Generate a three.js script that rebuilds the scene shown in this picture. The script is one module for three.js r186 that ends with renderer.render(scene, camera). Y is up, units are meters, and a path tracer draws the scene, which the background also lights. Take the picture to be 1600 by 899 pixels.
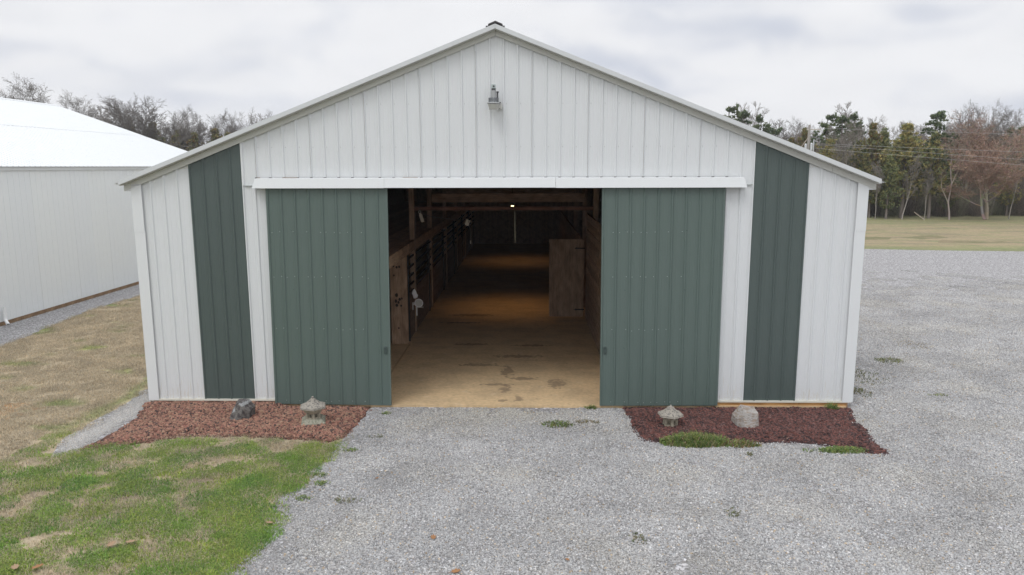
import * as THREE from 'three';
import { mergeGeometries as joined } from 'three/addons/utils/BufferGeometryUtils.js';
import { RoundedBoxGeometry } from 'three/addons/geometries/RoundedBoxGeometry.js';
import { createNoise2D, createNoise3D } from 'simplex-noise';

// ---------------------------------------------------------------- helpers: random, noise
function rngOf(seed) { let s = seed >>> 0; return () => { s = (s + 0x6d2b79f5) | 0; let t = Math.imul(s ^ (s >>> 15), 1 | s); t = (t + Math.imul(t ^ (t >>> 7), 61 | t)) ^ t; return ((t ^ (t >>> 14)) >>> 0) / 4294967296; }; }
const noise2 = createNoise2D(rngOf(11)), noise3 = createNoise3D(rngOf(12));
const fbm2 = (x, y, o = 4) => { let s = 0, a = 0.5, t = 0; for (let i = 0; i < o; i++) { s += a * noise2(x, y); t += a; x = x * 2.03 + 7.1; y = y * 2.03 - 3.7; a *= 0.5; } return s / t; };
const fbm3 = (x, y, z, o = 4) => { let s = 0, a = 0.5, t = 0; for (let i = 0; i < o; i++) { s += a * noise3(x, y, z); t += a; x = x * 2.03 + 7.1; y = y * 2.03 - 3.7; z = z * 2.03 + 1.3; a *= 0.5; } return s / t; };
const { clamp, smoothstep, lerp } = THREE.MathUtils;
const sm = (v, a, b) => smoothstep(v, a, b);
const mix3 = (a, b, t) => [lerp(a[0], b[0], t), lerp(a[1], b[1], t), lerp(a[2], b[2], t)];
const enc = (v) => { v = clamp(v, 0, 1); return Math.round(255 * (v <= 0.0031308 ? v * 12.92 : 1.055 * Math.pow(v, 1 / 2.4) - 0.055)); };

// ---------------------------------------------------------------- camera, sky, sun, exposure
const scene = new THREE.Scene();
const camera = new THREE.PerspectiveCamera(42.65, 1024 / 575, 0.1, 1500);
camera.position.set(0.49, 4.03, 12.32);
camera.rotation.order = 'YXZ';
camera.rotation.set(-0.16303, 0.01915, -0.00269);
scene.add(camera);
const renderer = new THREE.WebGLRenderer({ antialias: true });
renderer.setSize(1024, 575);
renderer.toneMapping = THREE.LinearToneMapping;
renderer.toneMappingExposure = 1.0;
renderer.shadowMap.enabled = true;
{ // overcast sky: brighter overhead, long soft cloud bands everywhere
  const W = 1024, H = 512, d = new Float32Array(W * H * 4);
  for (let r = 0; r < H; r++) {
    const up = ((r + 0.5) / H - 0.5) * Math.PI, y = Math.sin(up), c = Math.cos(up);
    for (let i = 0; i < W; i++) {
      const a = ((i + 0.5) / W - 0.5) * 2 * Math.PI, x = Math.cos(a) * c, z = Math.sin(a) * c;
      const w = fbm3(x * 2.2 + 5, y * 6, z * 2.2, 3) * 0.35;
      let n = fbm3(x * 2.3 + w, y * 12 + w * 2, z * 2.3 - w, 5);
      n = sm(n, -0.3, 0.75);
      const n2 = fbm3(x * 7 + 3, y * 20, z * 7, 4) * 0.03;
      const base = 0.885 + 0.85 * sm(Math.max(y, 0), 0.15, 0.95);
      const col = mix3([0.99, 1.0, 1.03], [0.73, 0.77, 0.865], n);
      for (let k = 0; k < 3; k++) d[(r * W + i) * 4 + k] = y < -0.02 ? [0.4, 0.4, 0.4][k] : base * (col[k] + n2);
      d[(r * W + i) * 4 + 3] = 1;
    }
  }
  const t = new THREE.DataTexture(d, W, H, THREE.RGBAFormat, THREE.FloatType);
  t.mapping = THREE.EquirectangularReflectionMapping; t.magFilter = THREE.LinearFilter; t.needsUpdate = true;
  scene.background = t; scene.environment = t;
}
const sun = new THREE.DirectionalLight(new THREE.Color(1, 0.985, 0.96), 1.0);
sun.position.set(-14, 40, 22); sun.target.position.set(0, 0, 0); sun.name = 'sun';
sun.castShadow = true; sun.shadow.radius = 45; sun.shadow.mapSize.set(2048, 2048);
Object.assign(sun.shadow.camera, { left: -45, right: 45, top: 45, bottom: -45, near: 1, far: 160 });
scene.add(sun, sun.target);
scene.fog = new THREE.FogExp2(new THREE.Color().setRGB(0.9, 0.92, 0.96), 0.0006);

// ---------------------------------------------------------------- helpers: objects
const used = new Map();
function numbered(n) { const k = used.get(n) ?? 0; used.set(n, k + 1); return k ? n + '_' + String(k).padStart(3, '0') : n; }
function tag(o, label, category, group) { o.userData.label = label; if (category) o.userData.category = category; if (group) o.userData.group = group; return o; }
function thing(name, label, category, pos = [0, 0, 0], ry = 0, group) { const g = new THREE.Group(); g.name = numbered(name); g.position.set(...pos); g.rotation.y = ry; scene.add(g); return tag(g, label, category, group); }
function part(name, geo, mat, parent) { const m = new THREE.Mesh(geo, mat); m.name = name; m.castShadow = m.receiveShadow = true; parent.add(m); return m; }
function sub(name, parent) { const g = new THREE.Group(); g.name = name; parent.add(g); return g; }
function struct(name, geo, mat) { const m = part(numbered(name), geo, mat, scene); m.userData.kind = 'structure'; return m; }
function copyOf(o, pos, ry, s, label, group) {
  const c = o.clone(); c.name = numbered(o.name.replace(/_\d+$/, '')); c.userData = { ...o.userData };
  c.position.set(...pos); c.rotation.y = ry; if (s) Array.isArray(s) ? c.scale.set(...s) : c.scale.setScalar(s);
  if (label) c.userData.label = label; if (group) c.userData.group = group;
  scene.add(c); return c;
}
function mergeGeometries(list) { // joins geometries of any make: no index, only position, normal and uv
  return joined(list.map((g) => { g = g.index ? g.toNonIndexed() : g; for (const k of Object.keys(g.attributes)) if (!['position', 'normal', 'uv'].includes(k)) g.deleteAttribute(k); return g.attributes.uv ? g : boxUV(g); }));
}
// uv in metres from the dominant axis of each face
function boxUV(g, s = 1, ou = 0, ov = 0) {
  g = g.index ? g.toNonIndexed() : g; const p = g.attributes.position, uv = new Float32Array(p.count * 2), a = new THREE.Vector3(), b = new THREE.Vector3(), c = new THREE.Vector3();
  for (let i = 0; i < p.count; i += 3) {
    a.fromBufferAttribute(p, i); b.fromBufferAttribute(p, i + 1); c.fromBufferAttribute(p, i + 2);
    const n = b.clone().sub(a).cross(c.clone().sub(a)), x = Math.abs(n.x), y = Math.abs(n.y), z = Math.abs(n.z);
    [a, b, c].forEach((v, k) => { const q = x >= y && x >= z ? [v.z, v.y] : y >= z ? [v.x, v.z] : [v.x, v.y]; uv[(i + k) * 2] = q[0] * s + ou; uv[(i + k) * 2 + 1] = q[1] * s + ov; });
  }
  g.setAttribute('uv', new THREE.BufferAttribute(uv, 2)); return g;
}
function box(x0, x1, y0, y1, z0, z1, s = 1) { const g = new THREE.BoxGeometry(x1 - x0, y1 - y0, z1 - z0); g.translate((x0 + x1) / 2, (y0 + y1) / 2, (z0 + z1) / 2); return boxUV(g, s, x0 * 0.37, z0 * 0.53); }
// a board: its long axis runs along v of the wood texture
function board(x0, x1, y0, y1, z0, z1, r) {
  const L = [x1 - x0, y1 - y0, z1 - z0], ax = L.indexOf(Math.max(...L)), bev = Math.min(0.006, Math.min(...L) * 0.2);
  let g = new RoundedBoxGeometry(L[0], L[1], L[2], 1, bev); g = g.index ? g.toNonIndexed() : g; const p = g.attributes.position, uv = new Float32Array(p.count * 2), ou = r() * 5, ov = r() * 5;
  for (let i = 0; i < p.count; i++) { const q = [p.getX(i), p.getY(i), p.getZ(i)], o = [0, 1, 2].filter((k) => k !== ax); uv[i * 2] = (q[o[0]] + q[o[1]]) + ou; uv[i * 2 + 1] = q[ax] * 0.5 + ov; }
  g.setAttribute('uv', new THREE.BufferAttribute(uv, 2)); g.translate((x0 + x1) / 2, (y0 + y1) / 2, (z0 + z1) / 2); return g;
}
class MB { // collects triangles with colours
  constructor() { this.p = []; this.n = []; this.c = []; }
  tri(a, b, c, col) { const u = [b[0] - a[0], b[1] - a[1], b[2] - a[2]], v = [c[0] - a[0], c[1] - a[1], c[2] - a[2]]; let n = [u[1] * v[2] - u[2] * v[1], u[2] * v[0] - u[0] * v[2], u[0] * v[1] - u[1] * v[0]]; const l = Math.hypot(...n) || 1; n = n.map((k) => k / l); this.p.push(...a, ...b, ...c); for (let i = 0; i < 3; i++) { this.n.push(...n); this.c.push(...col); } }
  seg(a, b, r0, r1, k, col) {
    const A = new THREE.Vector3(...a), B = new THREE.Vector3(...b), d = B.clone().sub(A).normalize(), u = new THREE.Vector3(0, 1, 0); if (Math.abs(d.y) > 0.9) u.set(1, 0, 0);
    const s = u.clone().cross(d).normalize(), t = d.clone().cross(s), ring = [];
    for (let i = 0; i < k; i++) { const q = (i / k) * 2 * Math.PI; ring.push(s.clone().multiplyScalar(Math.cos(q)).addScaledVector(t, Math.sin(q))); }
    for (let i = 0; i < k; i++) {
      const e = ring[i], f = ring[(i + 1) % k], v = [A.clone().addScaledVector(e, r0), A.clone().addScaledVector(f, r0), B.clone().addScaledVector(f, r1), B.clone().addScaledVector(e, r1)], nn = [e, f, f, e];
      for (const j of [0, 1, 2, 0, 2, 3]) { this.p.push(v[j].x, v[j].y, v[j].z); this.n.push(nn[j].x, nn[j].y, nn[j].z); this.c.push(...col); }
    }
  }
  path(pts, r0, r1, k, col) { for (let i = 0; i < pts.length - 1; i++) this.seg(pts[i], pts[i + 1], lerp(r0, r1, i / (pts.length - 1)), lerp(r0, r1, (i + 1) / (pts.length - 1)), k, col); }
  get size() { return this.p.length / 9; }
  build() { const g = new THREE.BufferGeometry(); g.setAttribute('position', new THREE.Float32BufferAttribute(this.p, 3)); g.setAttribute('normal', new THREE.Float32BufferAttribute(this.n, 3)); g.setAttribute('color', new THREE.Float32BufferAttribute(this.c, 3)); return g; }
}

// ---------------------------------------------------------------- textures and materials
function colourTex(w, h, fn, repeat = true) {
  const d = new Uint8Array(w * h * 4);
  for (let y = 0; y < h; y++) for (let x = 0; x < w; x++) { const c = fn(x / w, y / h), o = (y * w + x) * 4; d[o] = enc(c[0]); d[o + 1] = enc(c[1]); d[o + 2] = enc(c[2]); d[o + 3] = 255; }
  const t = new THREE.DataTexture(d, w, h); t.colorSpace = THREE.SRGBColorSpace; t.magFilter = THREE.LinearFilter; t.minFilter = THREE.LinearMipmapLinearFilter; t.generateMipmaps = true;
  t.wrapS = t.wrapT = repeat ? THREE.RepeatWrapping : THREE.ClampToEdgeWrapping; t.needsUpdate = true; return t;
}
function greyTex(w, h, fn) {
  const d = new Uint8Array(w * h * 4);
  for (let y = 0; y < h; y++) for (let x = 0; x < w; x++) { const c = Math.round(255 * clamp(fn(x / w, y / h), 0, 1)), o = (y * w + x) * 4; d[o] = d[o + 1] = d[o + 2] = c; d[o + 3] = 255; }
  const t = new THREE.DataTexture(d, w, h); t.magFilter = THREE.LinearFilter; t.wrapS = t.wrapT = THREE.RepeatWrapping; t.needsUpdate = true; return t;
}
// tileable 2D noise on a torus (period 1)
const ptile = (u, v, f, o = 4, ax = 1) => { const a = u * 2 * Math.PI, b = v * 2 * Math.PI, r = f / (2 * Math.PI); return 0.5 * (fbm3(Math.cos(a) * r * ax, Math.sin(a) * r * ax, Math.cos(b) * r + 9, o) + fbm3(Math.sin(a) * r * ax + 20, Math.sin(b) * r, Math.cos(b) * r + Math.cos(a) * r * ax, o)); };
const sheetMap = colourTex(512, 512, (u, v) => { // painted steel: faint streaks of dirt running down
  const s = ptile(u, v * 0.12, 26, 3) * 0.5 + ptile(u, v, 6, 4) * 0.5, k = 0.982 + 0.016 * s; return [k, k * 0.998, k * 0.99];
});
const sheetRough = greyTex(256, 256, (u, v) => 0.62 + 0.3 * ptile(u, v, 7, 4));
const sheetBump = greyTex(256, 256, (u, v) => 0.5 + 0.5 * ptile(u, v, 3, 2));
function M(o) { return new THREE.MeshStandardMaterial(o); }
function rgb(r, g, b) { return new THREE.Color().setRGB(r, g, b); }
const T2 = (t, a, b) => { const c = t.clone(); c.repeat.set(a, b); c.needsUpdate = true; return c; };
const sheetLook = { map: T2(sheetMap, 0.5, 0.35), roughnessMap: T2(sheetRough, 1, 1), roughness: 0.62, metalness: 0, bumpMap: T2(sheetBump, 0.9, 0.5), bumpScale: 0.0012 };
const whiteSheet = M({ ...sheetLook, color: rgb(0.685, 0.705, 0.72) });
const footMap = (seed) => colourTex(512, 1024, (u, v) => { // 2 m wide, 4 m high
  const x = u * 2, y = v * 4, st = fbm2(x * 9 + seed, y * 0.8, 3), k = 0.982 + 0.012 * st + 0.012 * fbm2(x * 30, y * 30, 2); let c = [k, k * 0.998, k * 0.99];
  const sp = sm(fbm2(x * 34 + seed, y * 40, 3) - y * 1.6, 0.12, 0.3) * 0.5 * (y < 0.5), run = sm(fbm2(x * 22 + seed * 3, y * 1.4, 3) - y * 0.9, 0.2, 0.38) * 0.3 * (y < 0.6); c = mix3(c, [0.74, 0.6, 0.38], Math.max(sp, run)); return c;
});
const whiteLow = M({ ...sheetLook, map: T2(footMap(3), 0.5, 0.25), color: rgb(0.685, 0.705, 0.72) });
const greenSheet = M({ ...sheetLook, color: rgb(0.08, 0.106, 0.101) });
const greenTrim = M({ ...sheetLook, color: rgb(0.115, 0.155, 0.142) }), greenDoor = M({ ...sheetLook, color: rgb(0.106, 0.145, 0.132) });
const whiteTrim = M({ ...sheetLook, color: rgb(0.72, 0.738, 0.75) });
const creamTrim = M({ ...sheetLook, color: rgb(0.68, 0.66, 0.58) });
const roofWhite = M({ ...sheetLook, color: rgb(0.62, 0.64, 0.65), roughness: 0.55 });
const paleScrew = M({ color: rgb(0.5, 0.51, 0.51), roughness: 0.5 });
const screwMat = M({ color: rgb(0.42, 0.46, 0.44), roughness: 0.4, metalness: 0.6 });
const darkFoam = M({ color: rgb(0.05, 0.045, 0.045), roughness: 0.9 });
const rustMat = M({ color: rgb(0.2, 0.13, 0.08), roughness: 0.95 });
const blackIron = M({ color: rgb(0.02, 0.02, 0.022), roughness: 0.5, metalness: 0.6 });
const woodMap = colourTex(512, 512, (u, v) => { // u across the grain, v along it
  const warp = ptile(u, v, 3, 3) * 0.35, g = ptile(u + warp * 0.05, v * 0.15, 40, 4), f = ptile(u, v, 60, 2), st = ptile(u, v, 5, 4);
  let k = 0.85 + 0.5 * g + 0.14 * f + 0.45 * st; const c = [1, 0.8 + 0.06 * st, 0.62 + 0.08 * st]; k = clamp(k, 0.25, 1.5) * 0.6; return [k * c[0], k * c[1], k * c[2]];
});
const woodBump = greyTex(256, 256, (u, v) => 0.5 + 0.6 * ptile(u, v * 0.2, 30, 3));
const wood = (r, g, b) => M({ map: woodMap, color: rgb(r, g, b), roughness: 0.92, bumpMap: woodBump, bumpScale: 0.003 });
const woods = [wood(0.74, 0.64, 0.56), wood(0.64, 0.55, 0.48), wood(0.82, 0.7, 0.61), wood(0.69, 0.59, 0.52)];
const paleWood = wood(0.95, 0.86, 0.76);
const concreteMap = colourTex(256, 256, (u, v) => { const k = 0.9 + 0.22 * ptile(u, v, 8, 5) + 0.12 * ptile(u, v, 40, 2); return [k * 0.62, k * 0.6, k * 0.55]; });

// ---------------------------------------------------------------- ground plan (x, z in metres; the barn front stands on z = 0)
const G0 = -0.1;
const lawnEdge = [[-2.2, 0.05], [-2.25, 0.82], [-2.33, 1.51], [-2.29, 1.95], [-2.27, 2.37], [-2.48, 2.62], [-2.46, 2.86], [-2.4, 3.19], [-2.64, 3.57], [-2.55, 3.99], [-2.39, 4.38], [-2.38, 4.62], [-2.42, 5.01], [-2.5, 5.36], [-2.7, 6.4], [-3.1, 8], [-3.2, 14]];
const bedL = [[-2.2, 0.03], [-2.25, 0.82], [-2.33, 1.51], [-2.48, 1.7], [-3.07, 1.57], [-3.94, 1.48], [-4.87, 1.54], [-5.32, 1.74], [-6.1, 2.06], [-6.06, 1.72], [-5.98, 0.98], [-6.03, 0.03]];
const bedR = [[2.19, 0.03], [2.2, 0.77], [2.24, 1.6], [2.5, 1.69], [2.75, 1.8], [3.19, 1.66], [3.95, 1.68], [4.63, 1.64], [5.03, 1.84], [5.39, 2.06], [5.75, 2.13], [5.78, 1.6], [5.93, 0.57], [5.98, 0.03]];
const stripL = [[-6.08, 2.08], [-6.38, 2.4], [-6.62, 1.72], [-6.64, 0.74], [-6.6, 0.08], [-6.64, -1], [-6.7, -6], [-6.7, -30], [-6.0, -30], [-6.0, 0.1], [-5.98, 0.98], [-6.07, 1.72]];
const stripN = [[-13.6, 12], [-11.75, 12], [-11.8, -1], [-11.82, -4.2], [-11.95, -5.7], [-12.3, -8.6], [-12.15, -11.1], [-12.1, -24], [-13.6, -24]];
const yard = [...lawnEdge, [60, 14], [75, -18], [60, -20.5], [40, -22], [24.6, -23.6], [20.5, -24.1], [17.4, -24.75], [13.3, -24.9], [6.05, -25], [6.05, 0.04]];
function inside(poly, x, z) { let r = false; for (let i = 0, j = poly.length - 1; i < poly.length; j = i++) { const [a, b] = poly[i], [c, d] = poly[j]; if (b > z !== d > z && x < ((c - a) * (z - b)) / (d - b) + a) r = !r; } return r; }
function edgeDist(poly, x, z) { let m = 1e9; for (let i = 0, j = poly.length - 1; i < poly.length; j = i++) { const [a, b] = poly[i], [c, d] = poly[j], t = clamp(((x - a) * (c - a) + (z - b) * (d - b)) / ((c - a) ** 2 + (d - b) ** 2), 0, 1); m = Math.min(m, Math.hypot(x - a - t * (c - a), z - b - t * (d - b))); } return m; }
function lawnEdgeX(z) { for (let i = 0; i < lawnEdge.length - 1; i++) if (z <= lawnEdge[i + 1][1]) { const [a, b] = lawnEdge[i], [c, d] = lawnEdge[i + 1]; return a + ((c - a) * (z - b)) / (d - b); } return -3.2; }
const DRY = [0.39, 0.32, 0.22], DRY2 = [0.29, 0.24, 0.165], GRN = [0.13, 0.2, 0.03], GRN2 = [0.22, 0.25, 0.045];
function greenAt(x, z) { // share of live green grass
  const z0 = lerp(1.6, 2.9, sm(-x, 5.9, 7.4)) , top = sm(z + fbm2(x * 0.8, z * 0.8, 3) * 0.5, z0 - 0.3, z0 + 0.5);
  const e = Math.max(sm(-Math.abs(x - lawnEdgeX(z)), -1.1, -0.1) * 0.5, 0), n = fbm2(x * 1.25 + 4, z * 2.0, 4);
  const near = sm(n + e + 0.75 * fbm2(x * 4.6, z * 6, 3) - 0.05, -0.2, 0.3) * top;
  const far = sm(fbm2(x * 0.45 + 31, z * 0.8 - 7, 4), 0.28, 0.62) * 0.7;
  const rim = sm(-Math.abs(x + 6.85 - 0.08 * noise2(z, 3)), -0.22, -0.02) * sm(z, -9, -2) * (1 - top) * 0.55;
  return clamp(Math.max(near, far * (1 - top), rim), 0, 1);
}
function lawnColour(x, z) {
  const g = greenAt(x, z), f = fbm2(x * 6, z * 6, 3), h = fbm2(x * 23, z * 23, 2);
  let c = mix3(mix3(DRY, DRY2, sm(fbm2(x * 0.7 - 9, z * 1.1, 4), -0.1, 0.5)), mix3(GRN, GRN2, sm(noise2(x * 1.3, z * 1.7 + 40), 0, 0.7)), g);
  if (Math.hypot((x + 8.75) * 0.6, z - 0.3) + fbm2(x * 3, z * 3, 3) * 0.35 < 0.36) c = mix3(c, [0.36, 0.2, 0.085], 0.8); // bare clay
  const k = 1 + 0.2 * f + 0.22 * h; return c.map((q) => q * k);
}
function gravelTint(x, z) { // long paler and darker wheel-worn streaks of stone
  const n = fbm2(x * 0.35 + 3, z * 0.55, 4), m = fbm2(x * 1.4, z * 1.9 + 8, 3), tr = sm(fbm2(x * 1.1 + 0.25 * z, z * 0.16 + 5, 3), 0.05, 0.5), k = 1 + 0.17 * n + 0.1 * m - 0.13 * tr, w = sm(fbm2(x * 0.5 - 5, z * 0.5 + 2, 3), 0.0, 0.6) * 0.06, door = sm(-Math.hypot((x - 0.1) * 0.55, z - 0.2), -1.1, -0.2) * 0.08;
  return [k * (1 + w * 0.6 + door), k * (1 + w * 0.3 + door * 0.6), k * (1 - w * 0.5 - door * 0.6)];
}
function gridSheet(x0, x1, z0, z1, nx, nz, y, height, colour) {
  const g = new THREE.PlaneGeometry(x1 - x0, z1 - z0, nx, nz); g.rotateX(-Math.PI / 2); g.translate((x0 + x1) / 2, 0, (z0 + z1) / 2);
  const p = g.attributes.position, uv = g.attributes.uv, col = colour && new Float32Array(p.count * 3);
  for (let i = 0; i < p.count; i++) { const x = p.getX(i), z = p.getZ(i); p.setY(i, y + (height ? height(x, z) : 0)); if (colour) col.set(colour(x, z), i * 3); else void uv; }
  if (col) g.setAttribute('color', new THREE.BufferAttribute(col, 3)); g.computeVertexNormals(); return g;
}
function polySheet(poly, y, colour, step = 0) { // a flat sheet with the outline of poly, uv in metres
  const s = new THREE.Shape(poly.map(([x, z]) => new THREE.Vector2(x, -z))), g = new THREE.ShapeGeometry(s); g.rotateX(-Math.PI / 2); g.translate(0, y, 0);
  return g;
}
// roughen a polygon's outline
function rough(poly, step, amp, seed) { const out = []; for (let i = 0; i < poly.length; i++) { const [a, b] = poly[i], [c, d] = poly[(i + 1) % poly.length], L = Math.hypot(c - a, d - b), n = Math.max(1, Math.min(120, Math.round(L / step))); for (let k = 0; k < n; k++) { const t = k / n, x = lerp(a, c, t), z = lerp(b, d, t), q = amp * fbm2(x * 3 + seed, z * 3, 3), w = amp * fbm2(x * 3, z * 3 + seed + 50, 3); out.push([x + q, z + w]); } } return out; }

const stoneTex = (() => { // crushed stone, 2 m a side
  const N = 1024, h = new Float32Array(N * N), idx = new Int32Array(N * N).fill(-1), r = rngOf(5), cols = [];
  for (let k = 0; k < 5200; k++) {
    const cx = r() * N, cy = r() * N, a = 4 + r() * r() * 13, b = a * (0.6 + 0.4 * r()), q = r() * Math.PI, top = 0.3 + r() * 0.7, v = 0.22 + 0.25 * r() + (r() < 0.08 ? 0.14 : 0); cols.push([v * (0.97 + 0.05 * r()), v * 0.985, v * (1 + 0.04 * r())]);
    const cq = Math.cos(q), sq = Math.sin(q), R = Math.ceil(a);
    for (let y = -R; y <= R; y++) for (let x = -R; x <= R; x++) { const u = (x * cq + y * sq) / a, w = (-x * sq + y * cq) / b, e = Math.abs(u) ** 3 + Math.abs(w) ** 3; if (e > 1) continue; const i = ((Math.floor(cy + y) + N) % N) * N + ((Math.floor(cx + x) + N) % N), H = top * (1 - 0.5 * e) + 0.05 * u; if (H > h[i]) { h[i] = H; idx[i] = k; } }
  }
  const at = (u, v) => Math.floor(v * N) * N + Math.floor(u * N);
  return { map: colourTex(N, N, (u, v) => { const i = at(u, v); return idx[i] < 0 ? [0.2, 0.195, 0.19] : cols[idx[i]]; }), bump: greyTex(N, N, (u, v) => h[at(u, v)]) };
})();
const gravelMat = M({ map: T2(stoneTex.map, 0.5, 0.5), bumpMap: T2(stoneTex.bump, 0.5, 0.5), bumpScale: 0.014, roughness: 0.95, color: rgb(1.08, 1.07, 1.05) });
const lawnMap = colourTex(1024, 1536, (u, v) => lawnColour(-14 + u * 12, 9 - v * 24), false);
const fieldColour = (x, z) => {
  const n = fbm2(x * 0.1 + 3, z * 0.5, 4), m = fbm2(x * 0.35, z * 1.6 + 6, 4), h = fbm2(x * 2, z * 5, 3), e = sm(z, -27, -24.8);
  let c = mix3([0.245, 0.195, 0.115], [0.18, 0.15, 0.09], sm(n, -0.2, 0.5)); c = mix3(c, [0.13, 0.165, 0.055], clamp(sm(m, 0.1, 0.6) * 0.75 + e * 0.5 + sm(-z, 36, 42) * 0.35, 0, 0.9)); const k = 1.12 + 0.3 * h + 0.3 * fbm2(x * 6, z * 14, 2); return c.map((q) => q * k);
};
const fieldMap = colourTex(1024, 512, (u, v) => fieldColour(5 + u * 70, -20 - v * 28), false);
const groundMap = colourTex(512, 512, (u, v) => { const n = ptile(u, v, 6, 5), m = ptile(u, v, 30, 3); return mix3([0.2, 0.16, 0.09], [0.13, 0.13, 0.055], sm(n + m * 0.4, -0.3, 0.4)); });

{ // one sheet out to the horizon, with sheets of lawn, field and gravel on it
  const g = new THREE.PlaneGeometry(1400, 1400); g.rotateX(-Math.PI / 2); g.translate(0, G0 - 0.016, -100);
  struct('ground', g, M({ map: T2(groundMap, 90, 90), roughness: 1 }));
  const lg = gridSheet(-14, -2, -15, 9, 96, 192, G0 - 0.008, (x, z) => Math.min(0.004, 0.012 * fbm2(x * 1.1, z * 1.1, 3)));
  struct('lawn', lg, M({ map: lawnMap, roughness: 1, bumpMap: T2(woodBump, 30, 60), bumpScale: 0.004 }));
  const fg = gridSheet(5, 75, -48, -20, 70, 28, G0 - 0.008, (x, z) => sm(-z, 30, 42) * 0.15 + 0.05 * sm(-z, 26, 30) * (fbm2(x * 0.2, z * 0.2, 2)));
  struct('field', fg, M({ map: fieldMap, roughness: 1 }));
  struct('gravel_yard', polySheet(rough(yard, 0.12, 0.07, 1), G0), gravelMat);
  struct('gravel_strip', polySheet(rough(stripL, 0.12, 0.06, 2), G0 - 0.002), gravelMat);
  struct('gravel_strip', polySheet(rough(stripN, 0.15, 0.12, 3), G0 - 0.002), gravelMat);
}

// ---------------------------------------------------------------- the barn
const W2 = 6.096, RS = 0.396, DEPTH = 27.3, RIB = 0.2288;
const rakeY = (x) => 6.1 - RS * Math.abs(x); // lower edge of the rake trim on the front
const ribbed = (d) => { // height of the rolled profile at distance d from a rib centre
  const a = Math.abs(((d / RIB) % 1 + 1.5) % 1 - 0.5) * RIB; if (a < 0.009) return 0.019; if (a < 0.024) return 0.019 * (0.024 - a) / 0.015; const m = Math.abs(a - RIB / 3 + 0.004); return m < 0.012 ? 0.0028 * (1 - m / 0.012) : 0;
};
// a rolled steel sheet between x0 and x1, ribs at phase + k * RIB, from y0 up to top(x)
function sheet(x0, x1, y0, top, z, phase, deep = 1) {
  const xs = new Set([x0, x1, 0].filter((x) => x >= x0 && x <= x1)), k0 = Math.floor((x0 - phase) / RIB) - 1, k1 = Math.ceil((x1 - phase) / RIB) + 1, o3 = RIB / 3 - 0.004;
  for (let k = k0; k <= k1; k++) for (const o of [-o3 - 0.012, -o3, -o3 + 0.012, -0.024, -0.009, 0.009, 0.024, o3 - 0.012, o3, o3 + 0.012]) { const x = phase + k * RIB + o; if (x > x0 + 1e-4 && x < x1 - 1e-4) xs.add(x); }
  const X = [...xs].sort((a, b) => a - b), p = [], uv = [], tf = typeof top === 'number' ? () => top : top;
  for (let i = 0; i < X.length - 1; i++) {
    const a = X[i], b = X[i + 1], za = z + deep * ribbed(a - phase), zb = z + deep * ribbed(b - phase), v = [[a, y0, za], [b, y0, zb], [b, tf(b), zb], [a, tf(a), za]];
    for (const j of [0, 1, 2, 0, 2, 3]) { p.push(...v[j]); uv.push(v[j][0], v[j][1]); }
  }
  const g = new THREE.BufferGeometry(); g.setAttribute('position', new THREE.Float32BufferAttribute(p, 3)); g.setAttribute('uv', new THREE.Float32BufferAttribute(uv, 2)); g.computeVertexNormals(); return g;
}
function screws(list, z) { const gs = list.map(([x, y]) => { const c = new THREE.CylinderGeometry(0.0065, 0.008, 0.007, 6); c.rotateX(Math.PI / 2); c.translate(x, y, z + 0.003); return c; }); return mergeGeometries(gs); }
function extr(pts, z0, z1, holes = []) { const s = new THREE.Shape(pts.map((q) => new THREE.Vector2(...q))); for (const h of holes) s.holes.push(new THREE.Path(h.map((q) => new THREE.Vector2(...q)))); const g = new THREE.ExtrudeGeometry(s, { depth: z1 - z0, bevelEnabled: false }); g.translate(0, 0, z0); return boxUV(g); }

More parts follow.
